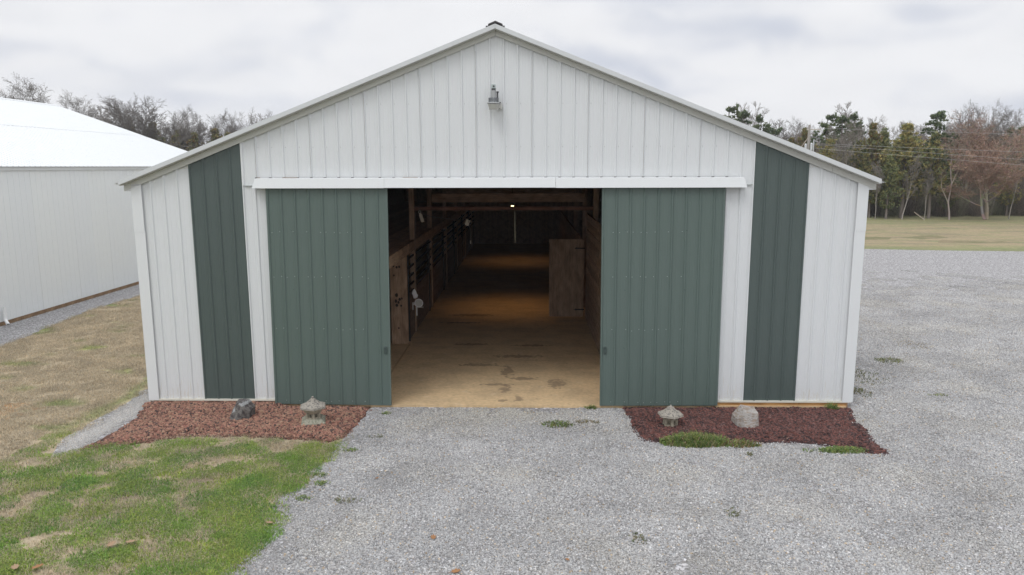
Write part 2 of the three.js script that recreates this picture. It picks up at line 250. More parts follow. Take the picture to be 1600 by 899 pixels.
const barn = thing('metal_barn', 'white and green metal barn with open sliding doors and a dark aisle', 'barn');
const PH = -0.1 + RIB / 2 - RIB / 2; // a rib near the centre line (ribs at -0.102 + k * 0.2288)
{
  // gable sheets, three feet each, cut to the slope
  const top = (x) => rakeY(x) + 0.02, edges = [-4.235]; for (let x = -3.99; x < 4.2; x += RIB * 4) edges.push(x); edges.push(4.235);
  for (let i = 0; i < edges.length - 1; i++) part('siding_panel', sheet(edges[i] + 0.002, edges[i + 1] - 0.002, 3.725, top, i % 2 ? 0 : 0.0015, PH), whiteSheet, barn);
  // lower white sheets each side of the doors, green sheets, outer white sheets
  for (const s of [-1, 1]) {
    const X = (a, b) => (s < 0 ? [-b, -a] : [a, b]);
    part('siding_panel', sheet(...X(3.32, 4.235), 0.03, 3.715, 0.001, s < 0 ? -4.03 : 4.03), whiteLow, barn);
    part('siding_panel', sheet(...X(1.98, 3.316), 0.03, 3.715, -0.002, s < 0 ? -4.03 : 4.03), whiteSheet, barn);
    tag(part('siding_panel', sheet(...X(4.24, 5.128), 0.03, top, 0.002, s < 0 ? -5.115 : 5.115), greenSheet, barn), 'dark green siding sheet');
    part('siding_panel', sheet(...X(5.134, 5.96), 0.03, top, 0, s < 0 ? -5.34 : 5.34), whiteLow, barn);
    // light trims at the sheet joints, flashing line between upper and lower sheets
    part('joint_trim', box(...X(4.222, 4.238), 0.03, rakeY(4.22) + 0.01, 0.0, 0.022), whiteTrim, barn);
    part('flashing', box(...X(4.07, 4.2), 3.717, 3.727, -0.004, 0.027), screwMat, barn);
    // two-piece corner trim
    part('corner_trim', mergeGeometries([box(...X(5.93, W2), 0.01, 2.965, 0.024, 0.036), box(...(s < 0 ? [-W2 - 0.012, -W2] : [W2, W2 + 0.012]), 0.01, 2.965, -0.18, 0.036)]), whiteTrim, barn);
    part('corner_trim', mergeGeometries([box(...X(5.935, W2 + 0.003), 2.955, 3.76, 0.03, 0.041), box(...(s < 0 ? [-W2 - 0.015, -W2 - 0.003] : [W2 + 0.003, W2 + 0.015]), 2.955, 3.69, -0.18, 0.041)]), whiteTrim, barn);
    // base trim and wooden base board
    part('base_trim', box(...X(1.98, 6.08), 0.0, 0.028, -0.005, 0.034), creamTrim, barn);
    // side wall sheets
    const sw = sheet(-DEPTH, -0.01, 0.02, 3.72, 0, 0); sw.rotateY(s * Math.PI / 2); if (s > 0) sw.rotateY(Math.PI * 0); const q = sw.attributes.position;
    for (let i = 0; i < q.count; i++) if (q.getZ(i) > 0) q.setZ(i, -q.getZ(i)); sw.translate(s * W2, 0, 0); sw.computeVertexNormals(); part('side_wall', sw, whiteSheet, barn);
    part('eave_fascia', box(...X(6.115, 6.225), 3.635, 3.755, -DEPTH, 0.03), whiteTrim, barn);
  }
  // rows of screw heads on the gable
  const sc = []; for (let k = -17; k <= 17; k++) for (const y of [5.04, 4.35]) { const x = PH + k * RIB + 0.045; if (rakeY(x) > y + 0.1) sc.push([x, y]); }
  part('screw', screws(sc, 0), paleScrew, barn).userData.kind = 'stuff';
  // base boards: a bare treated board shows on the right, ends only on the left
  const r = rngOf(31), bb = M({ map: woodMap, color: rgb(0.86, 0.6, 0.3), roughness: 0.9 });
  part('base_board', board(1.98, 5.2, -0.16, 0.0, -0.05, 0.012, r), bb, barn); part('base_board', board(5.203, 6.02, -0.16, -0.002, -0.05, 0.011, r), bb, barn);
  part('base_board', board(-6.03, -1.98, -0.16, 0.0, -0.05, 0.01, r), wood(0.42, 0.33, 0.24), barn);
  // rake trim in three pieces a side
  const rakeM = M({ ...sheetLook, color: rgb(0.57, 0.575, 0.545) });
  for (const [a, b] of [[-6.225, -5.0], [-5.0, -2.2], [-2.2, 0], [0, 2.8], [2.8, 5.5], [5.5, 6.225]]) {
    const e = 0.002, x0 = a + e, x1 = b - e, up = (x) => rakeY(x) + 0.17;
    part('rake_trim', extr([[x0, rakeY(x0)], [x1, rakeY(x1)], [x1, up(x1)], [x0, up(x0)]], 0.021, a === -2.2 || a === 5.5 ? 0.043 : 0.041), rakeM, barn);
  }
  // roof: slabs with ribs, a bright edge trim along the front, ridge cap
  const ry = (x) => 6.235 - 0.3915 * Math.abs(x);
  for (const s of [-1, 1]) {
    const L = 6.335 / Math.cos(Math.atan(0.3915)), g = sheet(-DEPTH - 0.15, 0.14, 0, L, 0.0, 0); // lay a sheet on the slope
    const p = g.attributes.position, a = Math.atan(0.3915);
    for (let i = 0; i < p.count; i++) { const z = p.getX(i), d = p.getY(i), h = p.getZ(i); p.setXYZ(i, s * (d * Math.cos(a) + h * Math.sin(a)), 6.235 - d * Math.sin(a) + h * Math.cos(a), z); } g.computeVertexNormals();
    const slab = extr(s < 0 ? [[-6.3, ry(6.3) - 0.02], [0, 6.215], [0, 6.23], [-6.3, ry(6.3) - 0.005]] : [[0, 6.215], [6.3, ry(6.3) - 0.02], [6.3, ry(6.3) - 0.005], [0, 6.23]], -DEPTH - 0.1, 0.13);
    part('roof', mergeGeometries([g.index ? g.toNonIndexed() : g, slab].map((q) => { for (const k of Object.keys(q.attributes)) if (!['position', 'normal', 'uv'].includes(k)) q.deleteAttribute(k); return q; })), roofWhite, barn);
    const P = (x) => [s * x, ry(x) + 0.024], Q = (x, d) => [s * x, ry(x) - d];
    part('roof_edge_trim', extr(s < 0 ? [Q(6.25, 0.05), Q(0.0015, 0.048), P(0.0015), P(6.25)] : [Q(0.0015, 0.048), Q(6.25, 0.05), P(6.25), P(0.0015)], 0.141, 0.165), roofWhite, barn);
    part('soffit', extr(s < 0 ? [Q(6.24, 0.062), Q(0.0015, 0.06), Q(0.0015, 0.03), Q(6.24, 0.03)] : [Q(0.0015, 0.06), Q(6.24, 0.062), Q(6.24, 0.03), Q(0.0015, 0.03)], 0.045, 0.139), M({ ...sheetLook, color: rgb(0.5, 0.5, 0.47) }), barn);
  }
  const cap = sub('ridge_vent', barn);
  const vent = (w, y, t, z0, z1) => extr([[-w, y - w * 0.42], [0, y], [w, y - w * 0.42], [w, y - w * 0.42 - t], [0, y - t], [-w, y - w * 0.42 - t]], z0, z1);
  part('vent_cap', vent(0.115, 6.32, 0.028, -DEPTH, 0.07), darkFoam, cap); part('cap_flashing', vent(0.15, 6.27, 0.008, -DEPTH, 0.08), roofWhite, cap);
  for (const b of [box(-0.008, 0.008, 6.25, 6.295, 0.02, 0.06), box(-0.15, -0.1, 6.218, 6.238, 0.04, 0.1), box(0.1, 0.15, 6.218, 6.238, 0.04, 0.1)]) part('vent_support', b, darkFoam, cap);
  // track cover over the doors: three lengths with a sloping face
  const tc = sub('track_cover', barn);
  for (const [a, b, d] of [[-4.03, -1.842, 0.004], [-1.838, 0.972, 0], [0.976, 4.09, 0.005]]) {
    const l = a < -4 ? 0.05 : 0, rr = b > 4 ? 0.04 : 0, y0 = 3.69 - d, y1 = 3.84 - d * 0.5, zf = 0.165, zb = 0.138, v = [[a, y0, zf], [b, y0, zf], [b - rr, y1, zb], [a + l, y1, zb], [a, y0, 0.03], [b, y0, 0.03], [b - rr, y1 + 0.012, 0.026], [a + l, y1 + 0.012, 0.026]], m = new MB(), q = (i, j, k, n) => { m.tri(v[i], v[j], v[k], [1, 1, 1]); m.tri(v[i], v[k], v[n], [1, 1, 1]); };
    q(0, 1, 2, 3); q(3, 2, 6, 7); q(1, 5, 6, 2); q(4, 0, 3, 7);
    const inner = v.map(([x, y, z]) => [x, y, z]); void inner;
    const g = m.build(); g.deleteAttribute('color'); part('cover_length', mergeGeometries([boxUV(g), box(a, b, y0 - 0.004, y0 + 0.004, 0.15, 0.166)]), whiteTrim, tc);
  }
  const clo = []; for (let k = -17; k <= 17; k++) { const x = PH + k * RIB; if (Math.abs(x) < 4) clo.push(box(x - 0.02, x + 0.02, 3.845, 3.858, 0.01, 0.034)); }
  part('rib_closure', mergeGeometries(clo), darkFoam, tc).userData.kind = 'stuff';
  for (const [a, b] of [[-3.97, -3.93], [-3.55, -3.3], [-1.55, -1.3]]) part('rust_spot', box(a, b, 3.845, 3.857, 0.012, 0.036), rustMat, tc);
  part('door_track', box(-3.95, 4.0, 3.72, 3.78, 0.05, 0.1), blackIron, tc);
  // inner wall behind the sheets and around the opening, so that no light leaks through
  const g0 = (x) => 6.0 - RS * Math.abs(x);
  part('front_frame', extr([[-6.05, -0.15], [-1.99, -0.15], [-1.99, 3.71], [1.99, 3.71], [1.99, -0.15], [6.05, -0.15], [6.05, g0(6.05)], [0, g0(0)], [-6.05, g0(6.05)]], -0.09, -0.012), woods[0], barn);
  part('rear_wall', extr([[-6.05, -0.15], [6.05, -0.15], [6.05, g0(6.05)], [0, g0(0)], [-6.05, g0(6.05)]], -DEPTH, -DEPTH + 0.06, [[[-0.096, -0.02], [-0.083, -0.02], [-0.112, 1.7], [-0.117, 1.7]]]), woods[0], barn);
  for (const s of [-1, 1]) part('side_frame', box(s < 0 ? -6.07 : 6.02, s < 0 ? -6.02 : 6.07, -0.15, 3.7, -DEPTH, -0.1), woods[1], barn);
}
{ // sliding doors, hung a little out of plumb
  const door = (x0, x1, ribAt, tilt, inner) => {
    const d = sub('sliding_door', barn), c = (x0 + x1) / 2, yb = -0.045; d.position.set(c, 3.7, 0.075); d.rotation.z = tilt; const y0 = yb - 3.7;
    const w = (x1 - x0) / 2, split = [-w, ribAt - c + RIB * 0 + 0.012, ribAt - c + RIB * 4 + 0.012, w].filter((v, i, a) => i === 0 || v - a[i - 1] > 0.05);
    for (let i = 0; i < split.length - 1; i++) part('siding_panel', sheet(split[i], split[i + 1] - 0.001, y0 + 0.008, 0, 0.012 + 0.0015 * (i % 2), ribAt - c), greenDoor, d);
    for (const [a, b] of [[-w - 0.004, -w + 0.028], [w - 0.028, w + 0.004]]) part('edge_trim', box(a, b, y0 + 0.002, 0.004, -0.03, 0.022), greenTrim, d);
    part('bottom_rail', box(-w + 0.03, w - 0.03, y0, y0 + 0.03, -0.03, 0.011), greenTrim, d);
    part('door_frame', mergeGeometries([box(-w + 0.03, w - 0.03, y0 + 0.03, 0.0, -0.028, -0.004)]), woods[1], d);
    const L = [], rr = rngOf(inner > 0 ? 71 : 72); for (const y of [2.954, 2.2, 1.3, 0.02]) for (let k = -5; k < 6; k++) for (const o of [-0.05, 0.05]) { const x = ribAt - c + k * RIB + o + (rr() - 0.5) * 0.012; if (Math.abs(x) < w - 0.035 && (o < 0 || rr() < 0.35)) L.push([x, y - 3.7 + (rr() - 0.5) * 0.012 - (o > 0 ? 0.02 * rr() : 0)]); }
    part('screw', screws(L, 0.0125), screwMat, d).userData.kind = 'stuff';
    const hx = inner * (w - 0.075), hy = 0.94 - 3.7, h = mergeGeometries([boxUV(new RoundedBoxGeometry(0.05, 0.13, 0.01, 2, 0.005).translate(hx, hy, 0.02)), ...[-0.022, 0.022].map((o) => box(hx + o - 0.003, hx + o + 0.003, hy - 0.05, hy + 0.05, 0.024, 0.034)), ...[-0.05, 0.05].map((o) => box(hx - 0.024, hx + 0.024, hy + o - 0.003, hy + o + 0.003, 0.024, 0.034))]);
    part('handle', h, M({ color: rgb(0.06, 0.085, 0.078), roughness: 0.5 }), d);
  };
  door(-3.82, -1.805, -3.344, -0.011, 1); door(1.745, 3.755, 1.985, 0.006, -1);
}
{ // inside
  const rr = rngOf(77), pick = (a) => a[Math.floor(rr() * a.length)], FY = -0.06;
  // concrete aisle floor covered with tan clay dust, droppings and hoof stains
  const stain = [[1.08, -1.25, 0.2, 0.34], [0.42, -1.6, 0.3, 0.12], [0.1, -2.1, 0.16, 0.4], [-0.5, -2.6, 0.5, 0.12], [0.1, -0.9, 0.12, 0.3], [0.05, -0.2, 0.12, 0.1], [0.35, -0.35, 0.1, 0.2], [0.6, -4.3, 0.5, 0.1], [-0.8, -4.4, 0.5, 0.12], [-1.2, -6.8, 0.6, 0.12], [-1.0, -7.8, 0.7, 0.2], [0.3, -3.3, 0.6, 0.16], [-0.1, -1.2, 0.4, 0.08]];
  const fl = colourTex(768, 1536, (u, v) => {
    const x = -6 + u * 12, z = -27.3 + v * 27.6, n = fbm2(x * 1.2, z * 1.2, 5), m = fbm2(x * 9, z * 9, 3), q = fbm2(x * 0.5 + 4, z * 2.2, 4);
    let c = mix3([0.6, 0.435, 0.25], [0.5, 0.365, 0.215], sm(n + q * 0.5, -0.4, 0.6)); c = mix3(c, [0.62, 0.49, 0.325], sm(fbm2(x * 2 + 8, z * 3, 4), 0.3, 0.8) * 0.5);
    for (const [a, b, w, d] of stain) { const e = Math.hypot((x - a) / w, (z - b) / d) + fbm2(x * 6 + a, z * 6 + b, 4) * 0.75; c = mix3(c, [0.16, 0.115, 0.075], 0.62 * (1 - sm(e, 0.55, 0.95))); }
    const sp = sm(fbm2(x * 5 + 2, z * 4, 4), 0.5, 0.66) * 0.4; c = mix3(c, [0.2, 0.14, 0.09], sp); const k = 1 + 0.16 * m; return c.map((y) => y * k);
  }, false);
  const fg = new THREE.BoxGeometry(12, 0.12, 27.35); fg.translate(0, FY - 0.06, -27.3 + 13.675); { const p = fg.attributes.position, uv = fg.attributes.uv; for (let i = 0; i < p.count; i++) uv.setXY(i, (p.getX(i) + 6) / 12, (p.getZ(i) + 27.3) / 27.6); }
  struct('floor', fg, M({ map: fl, roughness: 0.9, bumpMap: T2(sheetBump, 10, 20), bumpScale: 0.006 }));
  // timber and steel across the aisle, loft deck over everything
  part('loft_deck', box(-6.0, 6.0, 3.72, 3.76, -DEPTH + 0.07, -0.1), woods[1], barn);
  part('cross_beam', board(-2.1, 2.1, 3.06, 3.3, -8.12, -8.0, rr), woods[2], barn);
  part('cross_beam', board(-2.3, 2.2, 3.1, 3.35, -14.1, -14.0, rr), woods[0], barn); part('cross_beam', board(-2.3, 2.2, 3.1, 3.35, -20.1, -20.0, rr), woods[0], barn);
  part('cross_bar', board(-2.22, 2.12, 2.98, 3.07, -5.62, -5.57, rr), wood(0.42, 0.25, 0.21), barn);
  for (let k = 3; k < 8; k++) part('joist', board(-5.9, 5.9, 3.52, 3.72, -1.5 - k * 3.2, -1.44 - k * 3.2, rr), woods[k % 4], barn);
  for (const z of [-5.7, -9.0, -13, -17, -21, -25]) { part('post', board(-2.36, -2.24, FY, 3.62, z - 0.07, z + 0.07, rr), woods[0], barn); part('post', board(2.13, 2.25, FY, 3.62, z - 0.07, z + 0.07, rr), woods[0], barn); }
  // left: platform with a rough edge beam, plank wall below it with a knotty board at the aisle
  for (let k = 0; k < 9; k++) part('platform_board', board(-5.9 + k * 0.4, -5.505 + k * 0.4 - (k === 8 ? 0.04 : 0), 2.2, 2.235, -DEPTH + 0.1, -0.95, rr), pick(woods), barn);
  const beam = (z0, z1, m) => part('edge_beam', board(-2.3, -2.215, 2.03, 2.27, z0, z1, rr), m, barn); beam(-3.2, -0.95, paleWood); beam(-4.6, -3.203, woods[2]); beam(-12, -4.603, woods[3]); beam(-26.9, -12.003, woods[0]);
  const kb = part('knotty_board', board(-2.64, -2.25, FY, 2.03, -4.47, -4.4, rr), woods[2], barn);
  const knots = []; for (const [x, y] of [[-2.56, 1.78], [-2.48, 1.75], [-2.42, 1.76], [-2.55, 1.56], [-2.5, 1.1], [-2.43, 1.0], [-2.46, 0.93], [-2.52, 0.96], [-2.4, 0.85], [-2.5, 0.86], [-2.47, 0.32], [-2.38, 1.02]]) { const c = new THREE.CylinderGeometry(0.018 + rr() * 0.022, 0.02, 0.004, 9); c.rotateX(Math.PI / 2); c.scale(1, 1 + rr() * 0.5, 1); c.translate(x, y, -4.399); knots.push(c); }
  part('knot', mergeGeometries(knots), M({ color: rgb(0.03, 0.022, 0.018), roughness: 0.9 }), barn).userData.kind = 'stuff'; void kb;
  for (let k = 0; k < 8; k++) part('wall_board', board(-5.95 + k * 0.41, -5.545 + k * 0.41, FY, 2.19, -4.5, -4.45, rr), pick(woods), barn);
  part('floor_curb', box(-2.235, -2.2, FY, FY + 0.012, -4.4, 0.0), M({ map: concreteMap, color: rgb(0.75, 0.55, 0.34), roughness: 0.9 }), barn);
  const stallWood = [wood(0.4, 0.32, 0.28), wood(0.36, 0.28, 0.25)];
  // left stall fronts: boards, a band of open bars, posts
  for (let b = 0; b < 6; b++) {
    const z1 = -4.75 - b * 3.7, z0 = z1 - 3.6, f = sub('stall_front', barn);
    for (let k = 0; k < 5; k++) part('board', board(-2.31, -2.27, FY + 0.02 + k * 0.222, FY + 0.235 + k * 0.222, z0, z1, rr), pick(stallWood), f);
    for (let k = 0; k < 4; k++) part('bar', board(-2.31, -2.265, 1.2 + k * 0.22, 1.25 + k * 0.22, z0, z1, rr), blackIron, f);
    part('post', board(-2.32, -2.25, FY, 2.03, z1 + 0.01, z1 + 0.09, rr), M({ color: rgb(0.02, 0.02, 0.02), roughness: 0.7 }), f);
  }
  // right wall of worn horizontal boards, stall door standing open across the aisle
  const rw = sub('board_wall', barn), rightW = woods;
  for (let k = 0; k < 14; k++) for (const [a, b] of [[-7.38, -3.9], [-3.895, -0.1]]) { const j = rr() * 0.012; part('board', board(2.1 + j, 2.14 + j, FY + 0.02 + k * 0.202, FY + 0.216 + k * 0.202, a, b, rr), [rightW[0], rightW[1], rightW[2], rightW[1]][Math.floor(rr() * 4)], rw); }
  for (let b = 0; b < 4; b++) { const f = sub('stall_front', barn); const z1 = -9.4 - b * 4.4, z0 = z1 - 4.3; for (let k = 0; k < 9; k++) part('board', board(2.1, 2.14, FY + 0.02 + k * 0.222, FY + 0.235 + k * 0.222, z0, z1, rr), pick(woods), f); }
  const sd = sub('stall_door', barn); part('door_board', board(1.12, 2.05, -0.01, 2.1, -7.4, -7.36, rr), woods[0], sd);
  for (const y of [1.86, 0.19]) part('hinge', mergeGeometries([box(1.84, 2.07, y - 0.016, y + 0.016, -7.358, -7.35), boxUV(new THREE.ConeGeometry(0.03, 0.07, 4).rotateZ(Math.PI / 2).translate(1.82, y, -7.353))].map((g) => (g.index ? g.toNonIndexed() : g))), blackIron, sd);
}

// ---------------------------------------------------------------- aisle lamps: a bulb under a tin shade on a cord
{
  const bulbM = M({ color: rgb(1, 0.9, 0.7), emissive: rgb(1, 0.72, 0.3), emissiveIntensity: 6, roughness: 0.4 });
  for (const [z, y, lab] of [[-9.0, 2.91, 'lit bulb under a small shade over the barn aisle just behind the wooden cross beam'], [-19.6, 3.15, 'lit bulb hanging far back in the barn aisle near the rear wall']]) {
    const t = thing('aisle_lamp', lab, 'lamp', [0.1, y, z], 0);
    part('bulb', new THREE.SphereGeometry(0.04, 16, 12), bulbM, t);
    const sh = new THREE.LatheGeometry([[0.0, 0.075], [0.03, 0.07], [0.07, 0.012], [0.074, 0.012], [0.034, 0.077], [0.026, 0.11], [0.0, 0.112]].map((q) => new THREE.Vector2(...q)), 20); part('shade', sh, M({ color: rgb(0.1, 0.1, 0.1), roughness: 0.6, metalness: 0.3 }), t);
    part('cord', new THREE.CylinderGeometry(0.006, 0.006, 3.6 - y - 0.1, 6).translate(0, (3.6 - y + 0.1) / 2, 0), blackIron, t);
    const l = new THREE.SpotLight(rgb(1, 0.56, 0.2), z < -10 ? 2.2 : 3.8, 0, 0.85, 1, 2); l.position.set(0.1, y, z); l.target.position.set(0.1, 0, z); scene.add(l.target); l.name = 'aisle_bulb'; l.castShadow = true; l.shadow.radius = 2; scene.add(l);
  }
}
// ---------------------------------------------------------------- things hanging at the left of the aisle
{
  const paper = M({ color: rgb(0.62, 0.58, 0.5), roughness: 0.9 }), cordM = M({ color: rgb(0.16, 0.14, 0.12), roughness: 0.9 }), white = M({ color: rgb(0.8, 0.81, 0.84), roughness: 0.6 }), grey = M({ color: rgb(0.55, 0.55, 0.53), roughness: 0.5 });
  const tube = (pts, r) => new THREE.TubeGeometry(new THREE.CatmullRomCurve3(pts.map((q) => new THREE.Vector3(...q))), 24, r, 5);
  const t1 = thing('hanging_tag', 'pale paper tag with a cut corner hanging at the left post of the aisle', 'tag', [-1.87, 2.9, -4.3]);
  const ts = new THREE.Shape([[-0.035, -0.11], [0.035, -0.11], [0.035, 0.06], [0.012, 0.1], [-0.012, 0.1], [-0.035, 0.06]].map((q) => new THREE.Vector2(...q)));
  const tg = new THREE.ExtrudeGeometry(ts, { depth: 0.006, bevelEnabled: false }); tg.rotateZ(0.3);
  part('paper', tg, paper, t1); part('ring', new THREE.TorusGeometry(0.028, 0.006, 6, 16).translate(-0.035, 0.12, 0), grey, t1); part('hook', tube([[-0.035, 0.14, 0], [-0.04, 0.2, 0.0], [-0.09, 0.26, 0.0]], 0.005), cordM, t1);
  const t2 = thing('hanging_tag', 'pale square tag hanging in mid aisle on a sagging cord', 'tag', [-0.83, 2.78, -4.3]);
  part('paper', new THREE.BoxGeometry(0.09, 0.13, 0.006).rotateZ(-0.35), paper, t2);
  part('string', tube([[0.02, 0.05, 0], [0.05, -0.08, 0], [0.07, -0.25, 0], [0.065, -0.44, 0]], 0.007), cordM, t2); part('weight', new THREE.CapsuleGeometry(0.013, 0.05, 4, 8).translate(0.065, -0.44, 0), paper, t2);
  part('hook', tube([[0.0, 0.06, 0], [0.05, 0.14, -0.05], [0.06, 0.24, -0.4]], 0.005), cordM, t2);
  tag(part(numbered('sagging_cord'), tube([[-1.92, 3.0, -4.31], [-1.7, 2.93, -4.31], [-1.3, 2.87, -4.31], [-0.84, 2.83, -4.31]], 0.005), cordM, scene), 'thin cord sagging between the two pale tags in the aisle', 'cord');
  tag(part(numbered('pull_cord'), tube([[-2.0, 3.02, -4.25], [-2.02, 2.4, -4.25], [-2.03, 1.6, -4.25], [-2.03, 1.05, -4.25]], 0.006), cordM, scene), 'long thin cord hanging down from the bar to the white reel', 'cord');
  const bag = thing('plastic_bag', 'crumpled white plastic bag hanging above the white reel', 'bag', [-2.06, 1.16, -4.22]);
  const bg = new THREE.IcosahedronGeometry(0.078, 4), bp = bg.attributes.position; for (let i = 0; i < bp.count; i++) { const x = bp.getX(i), y = bp.getY(i), z = bp.getZ(i), k = 1 + 0.35 * fbm3(x * 14, y * 8, z * 14, 3), n = y > 0 ? 1 - y * 7 : 1; bp.setXYZ(i, x * k * 0.75 * n + 0.02 * (y < 0), y * k * 1.35, z * k * 0.5); } bg.computeVertexNormals(); part('bag_body', bg, white, bag);
  const reel = thing('cord_reel', 'round white reel on a bracket at the left stall front', 'reel', [-1.98, 0.93, -4.22]);
  part('disc', new THREE.CylinderGeometry(0.09, 0.09, 0.035, 28).rotateX(Math.PI / 2).translate(0.02, 0.02, 0), grey, reel); part('rim', new THREE.TorusGeometry(0.088, 0.012, 8, 28).translate(0.02, 0.02, 0.012), white, reel); part('hub', new THREE.CylinderGeometry(0.03, 0.03, 0.06, 14).rotateX(Math.PI / 2).translate(0.02, 0.02, 0.005), grey, reel);
  part('bracket', mergeGeometries([box(-0.13, -0.02, -0.03, 0.03, -0.03, 0.0), box(-0.05, 0.12, -0.085, -0.07, -0.02, 0.02), box(-0.13, -0.11, -0.14, 0.02, -0.02, 0.01)]), grey, reel); part('handle', new THREE.CylinderGeometry(0.014, 0.014, 0.2, 10).translate(-0.03, -0.17, 0.02), white, reel);
}

// ---------------------------------------------------------------- yard light on the gable
{
  const t = thing('gable_light', 'grey yard light with a square lens mounted high on the white gable', 'light', [-0.03, 5.0, 0.02]);
  const grey = M({ color: rgb(0.36, 0.37, 0.37), roughness: 0.5, metalness: 0.3 }), dk = M({ color: rgb(0.07, 0.07, 0.075), roughness: 0.6 });
  t.scale.setScalar(0.82); part('photocell', boxUV(new RoundedBoxGeometry(0.085, 0.08, 0.085, 2, 0.01).translate(0, 0.355, 0.2)), M({ color: rgb(0.4, 0.46, 0.45), roughness: 0.5 }), t);
  part('sensor_eye', new THREE.CylinderGeometry(0.018, 0.018, 0.01, 12).rotateX(Math.PI / 2).translate(0.006, 0.355, 0.245), dk, t);
  part('collar', new THREE.CylinderGeometry(0.042, 0.042, 0.04, 16).translate(0, 0.295, 0.2), dk, t);
  part('neck', new THREE.CylinderGeometry(0.048, 0.056, 0.15, 18).translate(0, 0.205, 0.2), grey, t);
  const hs = [new THREE.CylinderGeometry(0.07, 0.105, 0.1, 18).translate(0, 0.09, 0.2)]; for (let k = 0; k < 14; k++) { const a = (k / 14) * Math.PI * 2; hs.push(new THREE.BoxGeometry(0.008, 0.1, 0.022).translate(0.095, 0.09, 0).rotateY(a).translate(0, 0, 0.2)); }
  part('ribbed_housing', mergeGeometries(hs), M({ color: rgb(0.2, 0.21, 0.22), roughness: 0.5, metalness: 0.4 }), t);
  part('flange', boxUV(new RoundedBoxGeometry(0.235, 0.028, 0.235, 2, 0.01).translate(0, 0.034, 0.2)), grey, t);
  const lg = new THREE.CylinderGeometry(0.155, 0.115, 0.1, 4, 1).rotateY(Math.PI / 4).translate(0, -0.035, 0.2); part('lens', lg, new THREE.MeshPhysicalMaterial({ color: rgb(0.72, 0.72, 0.68), roughness: 0.5, transmission: 0.35, thickness: 0 }), t);
  part('bracket', mergeGeometries([box(-0.03, 0.03, 0.12, 0.19, 0.0, 0.16), box(0.06, 0.09, 0.14, 0.26, 0.12, 0.2), box(0.055, 0.1, 0.24, 0.262, 0.1, 0.22)]), dk, t);
  part('junction_box', boxUV(new RoundedBoxGeometry(0.075, 0.12, 0.06, 2, 0.008).translate(0.125, -0.01, 0.03)), M({ color: rgb(0.6, 0.6, 0.57), roughness: 0.6 }), t);
  part('wire_clip', mergeGeometries([box(0.105, 0.14, 0.055, 0.068, 0.05, 0.075), box(0.105, 0.125, -0.06, -0.05, 0.055, 0.075)]), dk, t);
}

// ---------------------------------------------------------------- the long white building on the left
{
  const b = thing('white_metal_building', 'long plain white metal building with a low white roof beside the barn', 'building');
  const X = -13.39, Z0 = -22.05, Z1 = 12, n = Math.round((Z1 - Z0) / (RIB * 4)), st = (Z1 - Z0) / n, slope = 0.354, xr = -21.2;
  for (let k = 0; k < n; k++) { const z0 = Z0 + k * st, g = sheet(0.001, st - 0.001, 0.0, 3.98, k % 2 ? 0 : 0.0008, 0.03, 0.42); g.rotateY(Math.PI / 2); g.translate(X, 0, z0 + st); part('siding_panel', g, M({ ...sheetLook, color: rgb(0.73 + 0.006 * (k % 3), 0.755 + 0.005 * (k % 3), 0.765) }), b); }
  part('base_board', box(X - 0.06, X + 0.012, -0.16, -0.005, Z0, Z1), wood(0.42, 0.33, 0.23), b);
  part('eave_fascia', box(X + 0.02, X + 0.05, 3.96, 4.055, Z0 - 0.1, Z1), whiteTrim, b);
  const y0 = 4.06, y1 = y0 + (X + 0.12 - xr) * slope;
  for (const s of [-1, 1]) {
    for (const [f0, f1] of [[0, 0.503], [0.497, 1]]) { // two lengths of sheet lapping half way up
      const L = Math.hypot(X + 0.12 - xr, y1 - y0), a = Math.atan2(y1 - y0, X + 0.12 - xr), g = sheet(Z0 - 0.15, Z1, L * f0, L * f1, f0 ? 0.008 : 0, 0.1), p = g.attributes.position;
      for (let i = 0; i < p.count; i++) { const z = p.getX(i), d = p.getY(i), h = p.getZ(i); const ex = X + 0.12 - d * Math.cos(a) + h * Math.sin(a); p.setXYZ(i, s > 0 ? ex : 2 * xr - ex, y0 + d * Math.sin(a) + h * Math.cos(a), z); } g.computeVertexNormals(); part('roof', g, roofWhite, b);
    }
  }
  part('ridge_cap', extr([[xr - 0.2, y1 - 0.045], [xr, y1 + 0.03], [xr + 0.2, y1 - 0.045], [xr + 0.2, y1 - 0.055], [xr, y1 + 0.015], [xr - 0.2, y1 - 0.055]], Z0 - 0.16, Z1), roofWhite, b);
  for (const z of [Z0, Z1 - 0.05]) part('gable_wall', extr([[X - 0.01, -0.1], [X - 0.01, 3.97], [xr, y1 - 0.08], [2 * xr - X, 3.97], [2 * xr - X, -0.1]], z, z + 0.05), whiteSheet, b);
  const dp = mergeGeometries([new THREE.TubeGeometry(new THREE.CatmullRomCurve3([[X + 0.09, 0.4, -6.55], [X + 0.09, 0.12, -6.55], [X + 0.11, 0.04, -6.53], [X + 0.26, -0.05, -6.4]].map((q) => new THREE.Vector3(...q))), 24, 0.042, 10), new THREE.CylinderGeometry(0.05, 0.05, 0.06, 14).translate(X + 0.09, 0.2, -6.55)]); part('drain_pipe', dp, M({ color: rgb(0.8, 0.8, 0.79), roughness: 0.45 }), b);
}

